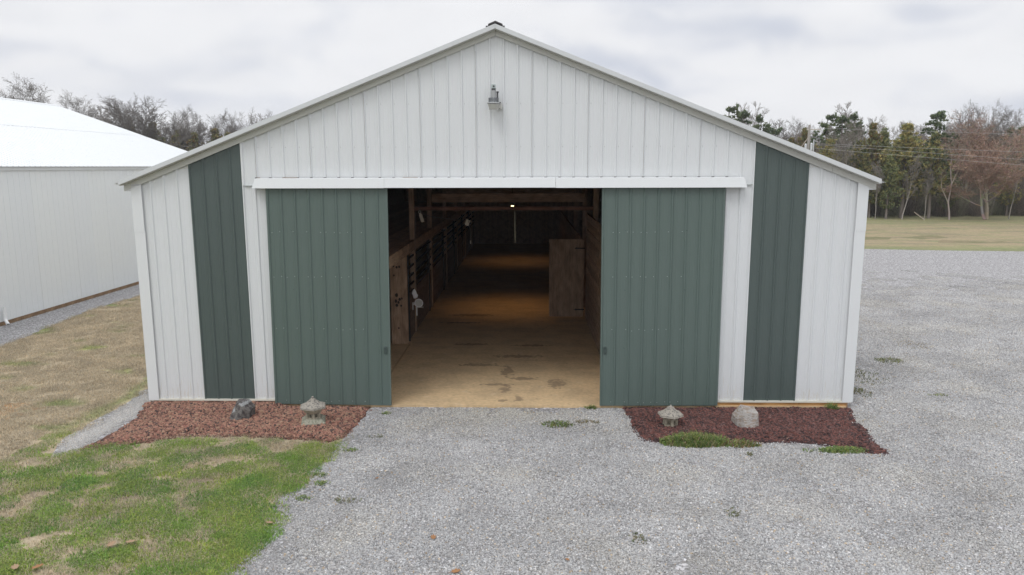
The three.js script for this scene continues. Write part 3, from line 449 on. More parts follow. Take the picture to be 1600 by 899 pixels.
// ---------------------------------------------------------------- trees
const v3 = (x, y, z) => new THREE.Vector3(x, y, z);
function grow(trunk, crown, R, o) {
  const rec = (p, d, len, r, lev) => {
    const n = o.seg[lev], mb = lev <= o.trunkLev ? trunk : crown, st = len / n; let a = p.clone(), dir = d.clone();
    for (let i = 0; i < n; i++) {
      dir.add(v3((R() - 0.5) * o.wig[lev], (R() - 0.5) * o.wig[lev] * 0.6 + o.up[lev], (R() - 0.5) * o.wig[lev])).normalize();
      const b = a.clone().addScaledVector(dir, st), r0 = Math.max(o.min, r * (1 - (i / n) * (1 - o.tip))), r1 = Math.max(o.min * 0.8, r * (1 - ((i + 1) / n) * (1 - o.tip)));
      mb.seg(a.toArray(), b.toArray(), r0, r1, [7, 5, 4, 3, 3, 3][lev], o.col(lev, R));
      if (lev < o.max && i >= o.first[lev]) for (let k = 0; k < o.kids[lev]; k++) {
        const az = R() * 2 * Math.PI, side = v3(Math.cos(az), 0, Math.sin(az)); side.addScaledVector(dir, -side.dot(dir)).normalize();
        const an = o.ang[lev] * (lev === 0 && o.dome ? 0.12 + 1.1 * R() : 0.7 + 0.6 * R()), cd = dir.clone().multiplyScalar(Math.cos(an)).addScaledVector(side, Math.sin(an));
        rec(b, cd, len * o.ratio[lev] * (lev === 0 && o.dome ? 0.9 + 0.25 * R() : 0.65 + 0.6 * R()) * (1 - 0.35 * (i / n)), r1 * o.rr, lev + 1);
      }
      if (o.leaf && lev === o.max) o.leaf(crown, b, R);
      a = b;
    }
  };
  rec(v3(0, 0, 0), v3((R() - 0.5) * 0.1, 1, (R() - 0.5) * 0.1).normalize(), o.len, o.r, 0);
}
const barkM = M({ vertexColors: true, roughness: 0.95 }), leafM = new THREE.MeshPhysicalMaterial({ vertexColors: true, roughness: 0.9, transmission: 0.25, thickness: 0 }), twigM = M({ vertexColors: true, roughness: 1 });
const greyBark = (k = 1) => (lev, R) => { const v = (lev < 2 ? 0.23 : 0.185) * k * (0.8 + 0.5 * R()); return [v, v * 0.9, v * 0.8]; };
const protos = {};
function treeProto(kind, name, seed, make, height) { // each prototype is scaled to 1 m, then placed with its own height
  const t = new MB(), c = new MB(); make(t, c, rngOf(seed)); const gt = t.build(), gc = c.build(); gc.computeBoundingBox(); const H = Math.max(gc.boundingBox.max.y, 0.1); for (const g of [gt, gc]) g.scale(1 / H, 1 / H, 1 / H);
  (protos[kind] ??= []).push({ name, gt, gc, leafy: !!height, k: 0 });
}
const domeOpt = { dome: 1, seg: [3, 6, 4, 3, 2], wig: [0.12, 0.2, 0.3, 0.35, 0.35], up: [0.05, 0.04, 0.05, 0.03, 0.01], first: [2, 1, 0, 0, 0], kids: [9, 3, 2, 3, 0], ang: [1.0, 0.6, 0.7, 0.75, 0.8], ratio: [2.0, 0.42, 0.55, 0.5, 0.5], rr: 0.62, tip: 0.3, min: 0.0095, max: 4, trunkLev: 1, len: 3.2, r: 0.34 };
const bareOpt = { seg: [7, 5, 4, 3, 1], wig: [0.22, 0.4, 0.55, 0.6, 0.6], up: [0.05, 0.09, 0.07, 0.05, 0.03], first: [2, 1, 1, 0, 0], kids: [2, 2, 2, 3, 0], ang: [0.75, 0.75, 0.8, 0.8, 0.8], ratio: [0.56, 0.5, 0.5, 0.42, 0.5], rr: 0.55, tip: 0.3, min: 0.013, max: 4, trunkLev: 1, len: 9, r: 0.2 };
for (let s = 0; s < 3; s++) treeProto('bare', 'bare_tree', 100 + s, (t, c, R) => grow(t, c, R, { ...bareOpt, col: greyBark(0.9 + 0.2 * s), len: 9 + s, ang: [0.55 + 0.12 * s, 0.7, 0.8, 0.8, 0.8] }));
for (let s = 0; s < 2; s++) treeProto('slim', 'bare_tree', 130 + s, (t, c, R) => grow(t, c, R, { ...bareOpt, len: 9.5, r: 0.13, kids: [2, 2, 2, 2, 0], ang: [0.42, 0.5, 0.6, 0.7, 0.7], ratio: [0.42, 0.5, 0.5, 0.5, 0.5], up: [0.06, 0.16, 0.1, 0.06, 0.03], col: greyBark(1.25) }));
treeProto('round', 'bare_tree', 141, (t, c, R) => grow(t, c, R, { ...domeOpt, col: greyBark(0.8) }));
treeProto('dome', 'bare_tree', 147, (t, c, R) => grow(t, c, R, { ...domeOpt, kids: [8, 3, 2, 3, 0], ang: [0.8, 0.6, 0.7, 0.75, 0.8], len: 3.6, col: greyBark(0.85) }));
treeProto('dome', 'bare_tree', 145, (t, c, R) => grow(t, c, R, { ...domeOpt, kids: [6, 2, 2, 3, 0], ang: [0.7, 0.55, 0.7, 0.75, 0.8], ratio: [1.8, 0.45, 0.55, 0.5, 0.5], len: 3.9, col: greyBark(1) }));
const rustLeaf = (c, b, R) => { for (let k = 0; k < 2; k++) { const q = [b.x + (R() - 0.5) * 0.3, b.y + (R() - 0.5) * 0.3, b.z + (R() - 0.5) * 0.3], s = 0.025 + 0.03 * R(), v = 0.7 + 0.6 * R(), a = R() * 6.3; c.tri(q, [q[0] + s * Math.cos(a), q[1] + s, q[2] + s * Math.sin(a)], [q[0] - s * Math.sin(a), q[1] + s * 0.4, q[2] + s * Math.cos(a)], [0.32 * v, 0.2 * v, 0.14 * v]); } };
treeProto('rust', 'rust_brown_tree', 151, (t, c, R) => {
  const col = (lev) => (lev < 2 ? [0.42, 0.35, 0.28].map((q) => q * (0.8 + 0.4 * R())) : [0.31, 0.215, 0.165].map((q) => q * (0.8 + 0.4 * R())));
  const o = { ...bareOpt, seg: [5, 5, 4, 3, 1], len: 4.4, r: 0.15, first: [1, 1, 0, 0, 0], kids: [2, 2, 2, 3, 0], ang: [0.8, 0.7, 0.7, 0.8, 0.8], ratio: [0.85, 0.62, 0.52, 0.45, 0.5], up: [0.05, 0.12, 0.08, 0.04, 0.02], min: 0.011, col, leaf: rustLeaf };
  grow(t, c, R, o); const t2 = new MB(), c2 = new MB(); grow(t2, c2, R, { ...o, len: 4, r: 0.11 }); // a second stem leaning out from the same root
  for (const [src, dst] of [[t2, t], [c2, c]]) for (let i = 0; i < src.p.length; i += 3) { dst.p.push(src.p[i] * 0.85 - src.p[i + 1] * 0.55 - 0.12, src.p[i + 1] * 0.85 + src.p[i] * 0.4, src.p[i + 2]); dst.n.push(src.n[i], src.n[i + 1], src.n[i + 2]); dst.c.push(src.c[i], src.c[i + 1], src.c[i + 2]); }
});
treeProto('fork', 'forked_tree', 161, (t, c, R) => {
  const col = (lev) => [0.4, 0.34, 0.27].map((q) => q * (0.85 + 0.3 * R()) * (lev > 2 ? 0.6 : 1));
  t.path([[0, 0, 0], [-0.1, 1.2, 0], [-0.35, 2.5, 0], [-0.3, 3.6, 0.1], [-0.2, 5, 0.1], [-0.5, 6.6, 0.1], [-0.45, 8.2, 0]], 0.13, 0.04, 7, col(0)); t.path([[-0.34, 2.4, 0], [-0.9, 3.4, 0.1], [-1.4, 4.3, 0.1], [-1.5, 4.9, 0.1]], 0.08, 0.03, 5, col(0)); t.path([[-0.25, 4.6, 0.1], [0.2, 5.8, 0], [0.6, 6.7, 0], [1.1, 7.4, 0]], 0.07, 0.02, 5, col(0));
  const tmp = new MB(); for (const [x, y, z, s] of [[-0.45, 8.0, 0, 0.22], [-0.4, 6, 0.1, 0.25], [0.6, 6.7, 0, 0.25], [1.1, 7.3, 0, 0.2], [-1.5, 4.8, 0.1, 0.15], [-0.5, 7, 0.1, 0.25]]) { const a = new MB(); grow(a, a, R, { ...bareOpt, col, len: 9, min: 0.04, kids: [1, 2, 2, 1, 0] }); for (let i = 0; i < a.p.length; i += 3) { c.p.push(a.p[i] * s + x, a.p[i + 1] * s + y, a.p[i + 2] * s + z); c.n.push(a.n[i], a.n[i + 1], a.n[i + 2]); c.c.push(...a.c.slice(i, i + 3)); } } void tmp;
});
function sprays(c, R, q, s, n, base, out) { // a clump of scale-leaf or needle sprays
  for (let k = 0; k < n; k++) {
    const d = v3(R() - 0.5, (R() - 0.35) * 0.8, R() - 0.5).add(out).normalize(), w = v3(R() - 0.5, R() - 0.5, R() - 0.5).cross(d).normalize().multiplyScalar(s * (0.16 + 0.16 * R())), e = q.clone().addScaledVector(d, s * (0.6 + 0.7 * R())), j = q.clone().add(v3(R() - 0.5, R() - 0.5, R() - 0.5).multiplyScalar(s * 0.5)), v = 0.65 + 0.7 * R();
    c.tri(j.clone().add(w).toArray(), j.clone().sub(w).toArray(), e.toArray(), base.map((b) => b * v));
  }
}
const cedarMake = (pal, open) => (t, c, R) => {
  const H = 7; t.path([[0, 0, 0], [0.05, 2, 0], [0, 4.5, 0.03], [0, 6.8, 0]], 0.13, 0.02, 6, [0.2, 0.17, 0.15]);
  for (let i = 0; i < 230; i++) {
    const f = Math.pow(R(), 0.85), y = lerp(open, H, f), lump = 0.72 + 0.7 * noise3(y * 0.9, Math.floor(R() * 5), 3), a = R() * 6.283, prof = Math.min(1, (1 - f) * 1.5 + 0.06) * (f < 0.1 ? 0.6 + f * 4 : 1), L = 1.5 * prof * lump * (0.7 + 0.5 * R()), d = v3(Math.cos(a), 0.35 + 0.3 * R(), Math.sin(a)), e = d.clone().multiplyScalar(L);
    c.seg([0, y, 0], [e.x, y + e.y, e.z], 0.02, 0.008, 3, [0.14, 0.11, 0.08]);
    for (let k = 0; k < 6; k++) { const u = 0.3 + 0.75 * R(), q = v3(e.x * u + (R() - 0.5) * 0.3, y + e.y * u + (R() - 0.4) * 0.3, e.z * u + (R() - 0.5) * 0.3), g = pal[Math.floor(R() * pal.length)]; sprays(c, R, q, 0.2, 6, g, d.clone().multiplyScalar(0.25).add(v3(0, 0.25, 0))); }
  }
};
const CED = [[0.28, 0.275, 0.095], [0.34, 0.3, 0.1], [0.2, 0.23, 0.09], [0.39, 0.32, 0.11]], OCH = [[0.26, 0.165, 0.06], [0.19, 0.155, 0.05], [0.14, 0.14, 0.05]];
treeProto('cedar', 'cedar_tree', 171, cedarMake(CED, 1.5), 1); treeProto('cedar', 'cedar_tree', 172, cedarMake([...CED, [0.05, 0.08, 0.03]], 1.9), 1); treeProto('cedar', 'cedar_tree', 174, cedarMake([CED[0], CED[2], [0.16, 0.2, 0.08]], 1.3), 1);
treeProto('ocedar', 'cedar_tree', 173, cedarMake([...OCH, ...CED.slice(1, 3)], 1.2), 1);
const pineMake = (t, c, R) => {
  t.path([[0, 0, 0], [0.06, 3, 0], [-0.04, 6, 0.05], [0, 9, 0]], 0.17, 0.03, 6, [0.16, 0.13, 0.11]);
  for (let i = 0; i < 58; i++) {
    const f = R(), y = lerp(3.6, 9, f), a = R() * 6.283, L = (1.9 * (1 - f) + 0.45) * (0.6 + 0.6 * R()), d = v3(Math.cos(a), 0.25 + 0.35 * R(), Math.sin(a)).multiplyScalar(L);
    c.seg([0, y, 0], [d.x, y + d.y, d.z], 0.03, 0.012, 3, [0.13, 0.1, 0.08]);
    for (let k = 0; k < 6; k++) { const u = 0.55 + 0.5 * R(), q = v3(d.x * u + (R() - 0.5) * 0.5, y + d.y * u + (R() - 0.4) * 0.35, d.z * u + (R() - 0.5) * 0.5); sprays(c, R, q, 0.25, 13, [[0.11, 0.155, 0.06], [0.14, 0.17, 0.06], [0.08, 0.12, 0.05]][Math.floor(R() * 3)], v3(0, 0.25, 0)); }
  }
};
treeProto('pine', 'pine_tree', 181, pineMake, 1); treeProto('pine', 'pine_tree', 182, pineMake, 1);
const treeRoots = new Map();
function tree(kind, x, z, h, label, group, sx = 1, turn) {
  const list = protos[kind], P = list[(list.n = (list.n ?? -1) + 1) % list.length], ry = turn ?? (P.k++ * 2.4 + x);
  if (!treeRoots.has(P)) { const t = thing(P.name, label, 'tree', [x, G0 - 0.02, z], ry, group); part('trunk', P.gt, barkM, t); part('crown', P.gc, P.leafy ? leafM : twigM, t); t.scale.set(h * sx, h, h * sx); treeRoots.set(P, t); return t; }
  return copyOf(treeRoots.get(P), [x, G0 - 0.02, z], ry, [h * sx, h, h * sx], label, group ?? null);
}
{
  const FAR = 'bare grey trees standing in the wood behind the field', LEFT = 'bare grey trees in the wood behind the white building', PINES = 'dark pines rising above the wood behind the field', CEDL = 'dull green cedars low in the wood behind the white building';
  tree('cedar', 24.5, -47, 5.5, 'short olive cedar half hidden behind the right roof edge of the barn', null, 1.0);
  tree('cedar', 26.2, -46, 6.2, 'olive cedar rising directly behind the right eave corner of the barn', null, 0.95);
  tree('ocedar', 27.4, -46.5, 7.5, 'tall cedar with a rusty brown top, leftmost of the tall cedars past the barn eave', null, 1.0);
  tree('cedar', 28.8, -47.5, 7.2, 'narrow dark green cedar between the rusty topped cedar and the pointed olive cedar', null, 0.95);
  tree('cedar', 29.3, -45, 7.4, 'broad pointed olive cedar in the middle of the row at the field edge', null, 1.3);
  tree('cedar', 31.0, -44.2, 6.7, 'yellowish green cedar, last of the row before the pale forked tree', null, 1.1);
  tree('cedar', 27.7, -44, 5.0, 'low bushy green cedar in front of the cedar row, nearest the field', null, 1.1);
  for (const [x, z, h, w, l] of [[25.4, -49.5, 6.4, 1.3, 'bushy olive cedar in the second row behind the leftmost cedars'], [28.2, -50.5, 6.2, 1.4, 'wide olive cedar filling the gap behind the rusty topped cedar'], [30.2, -48.5, 6.0, 1.3, 'dark olive cedar behind the broad pointed cedar'], [32.6, -49, 5.2, 1.4, 'low olive cedar behind the pale forked tree'], [26.9, -45, 4.2, 1.3, 'lowest cedar at the field edge beside the barn corner'], [33.6, -46.5, 4.0, 1.2, 'small green cedar in the shade between forked tree and rust brown tree'], [38.6, -47, 4.6, 1.3, 'green cedar behind the rust brown trees']]) tree('cedar', x, z, h, l, 0, w);
  tree('ocedar', 23.1, -52, 6.6, 'rusty brown cedar seen over the barn roof just left of the utility pole', 0, 1.0); tree('ocedar', 24.9, -54, 7.5, 'taller rusty brown cedar behind the utility pole', 0, 0.9);
  tree('pine', 19.3, -58, 9.9, 'dark pine highest over the right roof slope of the barn', 0, 1.1); tree('pine', 21.2, -60, 9.5, 'dark pine just right of the highest pine over the barn roof', 0, 0.9); tree('pine', 22, -57, 8.9, 'pine seen over the barn roof in front of pale bare twigs', 0, 1);
  for (const [x, z, h] of [[22.7, -55, 7.6], [27.2, -55, 8.9], [27.7, -53, 8.5], [30, -56, 9], [35.2, -52, 8.8], [38.9, -55, 7.1], [40.5, -50, 7.3], [46.1, -56, 8.5]]) tree('pine', x, z, h, 'dark green pine among bare trees in the wood behind the field', PINES, 0.95);
  tree('rust', 34.9, -43.5, 7.0, 'spreading rust brown tree with pale split trunks at the field edge', 0, 1.25, 0.3); tree('rust', 40.2, -45, 7.3, 'rust brown tree at the field edge right of the spreading one', 0, 1.2, 2.3); tree('rust', 37.6, -51, 8.7, 'tall rust brown tree standing behind the spreading rust brown tree', 0, 1.1, 4.1);
  tree('fork', 32, -43.2, 6.2, 'pale slender forked tree with bare trunk at the field edge', 0, 1, 0);
  tree('slim', 26.7, -43.6, 4.6, 'thin pale bare sapling at the field edge nearest the barn corner', 0, 0.9); tree('slim', 28.6, -43.4, 5.0, 'thin pale bare sapling at the field edge before the low bushy cedar', 0, 0.9); tree('slim', 30.2, -43.3, 4.4, 'thin pale bare sapling between the broad cedar and the forked tree', 0, 0.9); tree('slim', 36.6, -43.6, 5.2, 'thin pale bare sapling right of the spreading rust brown tree', 0, 0.9);
  tree('slim', 25, -45.5, 7.4, 'pale thin bare tree just above the right slope of the barn roof', 0, 1.3);
  for (const [k, x, z, h] of [['slim', 24.4, -66, 10.9], ['bare', 26.4, -64, 8.9], ['dome', 27, -62, 9], ['bare', 30.4, -66, 9], ['slim', 32.4, -62, 10.5], ['slim', 32.4, -58, 8.6], ['bare', 33.4, -56, 8.8], ['slim', 37.4, -60, 8.4], ['dome', 40.4, -60, 9], ['dome', 42.4, -60, 10.3], ['dome', 42.9, -58, 10.3], ['dome', 47.2, -62, 10.2], ['dome', 46.4, -58, 10], ['dome', 48.4, -57, 9.6], ['slim', 21, -64, 9.6], ['bare', 36, -55, 8], ['slim', 29.5, -52, 7.4], ['dome', 44.5, -53, 8.6], ['slim', 38, -48, 7], ['slim', 26.5, -50, 7.5]]) tree(k, x, z, h, 'bare grey tree in the wood behind the field', FAR, k === 'slim' ? 0.9 : k === 'dome' ? 0.75 : 0.8);
  tree('round', -47.6, -80, 13.6, 'big round bare tree seen between the two roofs', 0, 1.0, 1); tree('dome', -55.8, -72, 14.6, 'tallest bare tree with thick limbs above the white roof', 0, 0.95, 0.4);
  for (const [k, x, z, h] of [['dome', -59.5, -74, 14], ['dome', -52, -75, 13.2], ['slim', -49.4, -79, 11.6], ['dome', -62.2, -75, 13.5], ['slim', -54.9, -84, 12.0], ['dome', -44.5, -86, 12.4], ['dome', -42.4, -84, 11.8], ['dome', -40.3, -88, 12], ['dome', -35.6, -84, 12], ['dome', -33.7, -90, 12], ['bare', -46.6, -86, 11.6], ['dome', -38.4, -86, 11.6], ['slim', -33, -86, 11.2], ['dome', -51.8, -86, 12]]) tree(k, x, z, h, 'bare grey tree in the wood behind the white building', LEFT, 0.85);
  for (const [x, z, h] of [[-55.8, -84, 10], [-51.8, -86, 10], [-49.5, -82, 9.4], [-46.7, -82, 9.9], [-44.4, -84, 9], [-41.5, -82, 8.6], [-39.6, -84, 9.2], [-37.2, -82, 8.6], [-43, -80, 8.2]]) tree('ocedar', x, z, h, 'dull green cedar low in the wood behind the white building', CEDL, 1.25);
}
{ // tangled undergrowth: one mass of brown twigs and stems each side
  const mk = (seed) => { const m = new MB(), R = rngOf(seed); for (let i = 0; i < 90; i++) { let p = [(R() - 0.5) * 2.6, 0, (R() - 0.5) * 1.6], d = [(R() - 0.5) * 0.7, 1, (R() - 0.5) * 0.7], L = 0.5 + 1.1 * R(), v = (0.1 + 0.15 * R()), col = [v, v * 0.85, v * 0.7]; for (let k = 0; k < 3; k++) { const q = [p[0] + d[0] * L * 0.5, p[1] + d[1] * L * 0.5, p[2] + d[2] * L * 0.5]; m.seg(p, q, 0.014 - k * 0.003, 0.011 - k * 0.003, 3, col); for (let j = 0; j < 3; j++) m.seg(q, [q[0] + (R() - 0.5) * 0.9, q[1] + 0.15 + R() * 0.5, q[2] + (R() - 0.5) * 0.9], 0.008, 0.004, 3, col); p = q; d = [d[0] + (R() - 0.5) * 0.6, d[1], d[2] + (R() - 0.5) * 0.6]; } } return m.build(); };
  const mass = (name, label, list, seed) => { const im = new THREE.InstancedMesh(mk(seed), twigM, list.length), o = new THREE.Object3D(), c = new THREE.Color(); im.name = name; list.forEach(([x, z, s, ry], i) => { o.position.set(x, G0 - 0.05, z); o.rotation.y = ry; o.scale.set(s, s * 0.85, s); o.updateMatrix(); im.setMatrixAt(i, o.matrix); const k = 0.7 + 0.6 * (i * 0.618 % 1); im.setColorAt(i, c.setRGB(k * 1.2, k * (1.15 + 0.25 * (i % 4 === 0)), k * 1.1)); }); im.userData.kind = 'stuff'; tag(im, label, 'undergrowth'); im.castShadow = im.receiveShadow = true; scene.add(im); };
  const R = rngOf(201), a = [], b = []; for (let i = 0; i < 520; i++) { const d = R(); a.push([14 + R() * 42, -46.5 - d * 20, 0.55 + 0.55 * R() + d * 0.9, R() * 6.3]); } for (let i = 0; i < 460; i++) { const d = R(); b.push([-66 + R() * 42, -78 - d * 14, 1.5 + 1.3 * R(), R() * 6.3]); }
  const woodland = (name, label, geo, list) => { const im = new THREE.InstancedMesh(geo, twigM, list.length), o = new THREE.Object3D(), c = new THREE.Color(); im.name = name; list.forEach(([x, z, h, ry, col], i) => { o.position.set(x, G0 - 0.05, z); o.rotation.y = ry; o.scale.set(h * 0.9, h, h * 0.9); o.updateMatrix(); im.setMatrixAt(i, o.matrix); im.setColorAt(i, c.setRGB(...col)); }); im.userData.kind = 'stuff'; tag(im, label, 'woodland'); im.castShadow = im.receiveShadow = true; scene.add(im); };
  const wl = [], wr = []; for (let i = 0; i < 260; i++) { const k = 0.8 + 0.5 * R(); wl.push([-70 + R() * 50, -82 - R() * 22, 5.6 + 2.6 * R(), R() * 6.3, [1.6 * k, 1.38 * k, 1.2 * k]]); } for (let i = 0; i < 200; i++) { const k = 0.85 + 0.5 * R(); wr.push([12 + R() * 46, -52 - R() * 22, 5.2 + 3.2 * R(), R() * 6.3, [1.1 * k, k, 0.9 * k]]); }
  for (let i = 0; i < 170; i++) { const k = 0.8 + 0.5 * R(); wl.push([-26 + R() * 40, -84 - R() * 18, 5.2 + 2.4 * R(), R() * 6.3, [1.6 * k, 1.38 * k, 1.2 * k]]); }
  woodland('woodland', 'far grey brown wood behind the white building and the barn', protos.dome[0].gc, wl); woodland('woodland_001', 'far grey brown wood behind the trees at the field', protos.bare[1].gc, wr);
  mass('undergrowth', 'brown tangle of brush under the trees behind the field', a, 7); mass('undergrowth_001', 'brown mass of brush and saplings behind the white building', b, 8);
}
{ // utility pole with transformers, and its wires
  const t = thing('utility_pole', 'grey utility pole with pale transformer cans showing above the right roof slope', 'utility pole', [19.3, G0, -38]); const pm = M({ color: rgb(0.33, 0.31, 0.29), roughness: 0.9 }), can = M({ color: rgb(0.62, 0.64, 0.66), roughness: 0.4, metalness: 0.3 });
  part('pole', new THREE.CylinderGeometry(0.075, 0.12, 6.8, 12).translate(0, 3.4, 0), pm, t); part('crossarm', box(-0.15, 0.75, 6.45, 6.53, -0.05, 0.05), M({ color: rgb(0.5, 0.47, 0.43), roughness: 0.9 }), t);
  for (const [x, y] of [[-0.22, 5.3], [0.16, 5.35]]) part('transformer_can', new THREE.CapsuleGeometry(0.075, 0.4, 4, 14).translate(x, y, 0.12), can, t);
  part('conduit', new THREE.CylinderGeometry(0.035, 0.035, 4.5, 8).translate(0.33, 3.6, 0.05), can, t); part('insulator', mergeGeometries([0, 0.35, 0.65].map((x) => new THREE.CylinderGeometry(0.03, 0.04, 0.14, 8).translate(x, 6.6, 0))), can, t); part('lamp_arm', mergeGeometries([new THREE.CylinderGeometry(0.025, 0.025, 0.5, 8).rotateZ(1.3).translate(0.35, 5.98, 0), box(0.5, 0.72, 5.85, 5.95, -0.06, 0.06)]), M({ color: rgb(0.2, 0.2, 0.2), roughness: 0.6 }), t);
  const wm = M({ color: rgb(0.42, 0.42, 0.42), roughness: 0.6 });
  [[6.5, 6.15, 'topmost'], [5.5, 4.99, 'second'], [5.45, 4.49, 'third'], [5.2, 4.12, 'lowest']].forEach(([a, b, w]) => { const pts = []; for (let i = 0; i <= 12; i++) { const u = i / 12; pts.push(v3(lerp(19.4, 60, u), lerp(a, b + (b - a) * 1.8, u) + G0 * 0 - 0.55 * 4 * u * (1 - u) * 0.25, -38)); } tag(part(numbered('power_line'), new THREE.TubeGeometry(new THREE.CatmullRomCurve3(pts), 36, 0.007, 5), wm, scene), w + ' of the thin wires running from the utility pole across the trees', 'power line'); });
  tag(part(numbered('guy_wire'), new THREE.CylinderGeometry(0.02, 0.02, 7, 6).rotateZ(-0.6).translate(17.3, 3.0, -38), M({ color: rgb(0.5, 0.42, 0.36), roughness: 0.7 }), scene), 'slanting guy wire on the left of the utility pole', 'guy wire');
  const rr = rngOf(9), post = M({ color: rgb(0.38, 0.32, 0.26), roughness: 0.95 });
  tag(part(numbered('fallen_branch'), new THREE.CylinderGeometry(0.03, 0.05, 1.1, 6).rotateZ(0.95).translate(29.6, 0.3, -42.8), post, scene), 'pale fallen branch leaning at the field edge below the cedars', 'branch'); void rr;
}
// ---------------------------------------------------------------- loose stone, mulch and grass (nobody could count them)
function scatter(name, label, category, geos, mat, spots, sink) { // spots: [x, y, z, scale, [r, g, b]]
  const g = new THREE.Group(); g.name = numbered(name); g.userData.kind = 'stuff'; tag(g, label, category); scene.add(g);
  const R = rngOf(spots.length + 3), o = new THREE.Object3D(), c = new THREE.Color(), lists = geos.map(() => []);
  spots.forEach((s, i) => lists[i % geos.length].push(s));
  geos.forEach((geo, k) => { const L = lists[k], im = new THREE.InstancedMesh(geo, mat, L.length); im.name = sink; L.forEach(([x, y, z, s, col], i) => { o.position.set(x, y, z); o.rotation.set(0, R() * 6.283, 0); o.scale.setScalar(s); o.updateMatrix(); im.setMatrixAt(i, o.matrix); im.setColorAt(i, c.setRGB(...col)); }); im.castShadow = im.receiveShadow = true; im.userData.kind = 'stuff'; g.add(im); });
  return g;
}
function spread(x0, x1, z0, z1, step, seed, ok) { const R = rngOf(seed), out = []; for (let z = z0; z < z1; z += step) for (let x = x0; x < x1; x += step) { const a = x + (R() - 0.5) * step * 1.2, b = z + (R() - 0.5) * step * 1.2, s = 0.85 + 0.3 * R(); const r = ok(a, b, R); if (r) out.push([a, r[0], b, s * (r[2] ?? 1), r[1]]); } return out; }
const baseStone = [0, 1, 2, 3].map((k) => { const g = new THREE.IcosahedronGeometry(1, 0), p = g.attributes.position, seen = new Map(), R = rngOf(300 + k); for (let i = 0; i < p.count; i++) { const key = [p.getX(i), p.getY(i), p.getZ(i)].map((q) => q.toFixed(3)).join(); if (!seen.has(key)) seen.set(key, 0.65 + 0.6 * R()); const m = seen.get(key); p.setXYZ(i, p.getX(i) * m, p.getY(i) * m * 0.7, p.getZ(i) * m); } g.computeVertexNormals(); return g; });
function stonePatch(seed, radius, n, size, colour) { // a round patch of loose stones, each with its own tone
  const R = rngOf(seed), P = [], C = [], m = new THREE.Matrix4(), q = new THREE.Quaternion(), e = new THREE.Euler(), v = new THREE.Vector3();
  for (let i = 0; i < n; i++) {
    const a = R() * 6.283, r = radius * Math.sqrt(R()), s = size * (0.5 + 1.0 * R() * R() + 0.25 * R()), g = baseStone[i % 4].attributes.position, col = colour(R);
    e.set(R() * 0.9, R() * 6.3, R() * 0.9); m.compose(v.set(r * Math.cos(a), s * (0.1 + 0.45 * R()), r * Math.sin(a)), q.setFromEuler(e), new THREE.Vector3(s, s * 0.9, s * (0.6 + 0.5 * R())));
    for (let j = 0; j < g.count; j++) { const w = new THREE.Vector3().fromBufferAttribute(g, j).applyMatrix4(m); P.push(w.x, w.y, w.z); C.push(...col); }
  }
  const g = new THREE.BufferGeometry(); g.setAttribute('position', new THREE.Float32BufferAttribute(P, 3)); g.setAttribute('color', new THREE.Float32BufferAttribute(C, 3)); g.computeVertexNormals(); return g;
}
const stoneM = M({ vertexColors: true, roughness: 0.9 });
{
  const grey = (R) => { if (R() < 0.022) { const q = 0.75 + 0.5 * R(); return [0.43 * q, 0.35 * q, 0.26 * q]; } const v = 0.245 + 0.24 * R() + (R() < 0.05 ? 0.17 : 0) - (R() < 0.1 ? 0.09 : 0), w = R(); return [v * (0.97 + 0.06 * w), v * 0.985, v * (1.0 - 0.05 * w)]; };
  const geos = [0, 1, 2].map((k) => stonePatch(310 + k, 0.3, 640, 0.0118, grey)), yr = rough(yard, 0.12, 0.07, 1), near = (x, z) => { if (!inside(yr, x, z)) return null; if (inside(bedR, x, z) && edgeDist(bedR, x, z) > 0.1) return null; if (x < 6.05 && z < 0.08) return null; return edgeDist(yr, x, z) < (z < 0.4 && x < 6 ? 0.28 : 0.2) ? [G0, gravelTint(x, z), 0.55] : [G0, gravelTint(x, z)]; };
  const sp = spread(-3.4, 21, -19, 7.5, 0.3, 41, (x, z, R) => (R() < sm(-z, 8, 18) ? null : near(x, z))).filter(([x, , z]) => Math.abs(x - 0.5) < (13.5 - z) * 0.78 + 0.6 && (z > -0.2 || x > 6));
  const e2 = (x, z) => (inside(stripL, x, z) && edgeDist(stripL, x, z) > 0.1 ? [G0, [1.18, 1.16, 1.12], 0.55] : null); sp.push(...spread(-6.7, -5.9, -4, 2.5, 0.16, 42, e2));
  scatter('gravel', 'loose grey crushed stone covering the yard in front of the barn', 'gravel', geos, stoneM, sp, 'stones');
}
const hump = (poly, x, z) => 0.05 * sm(edgeDist(poly, x, z), 0, 0.5) + 0.012 * fbm2(x * 3, z * 3, 3);
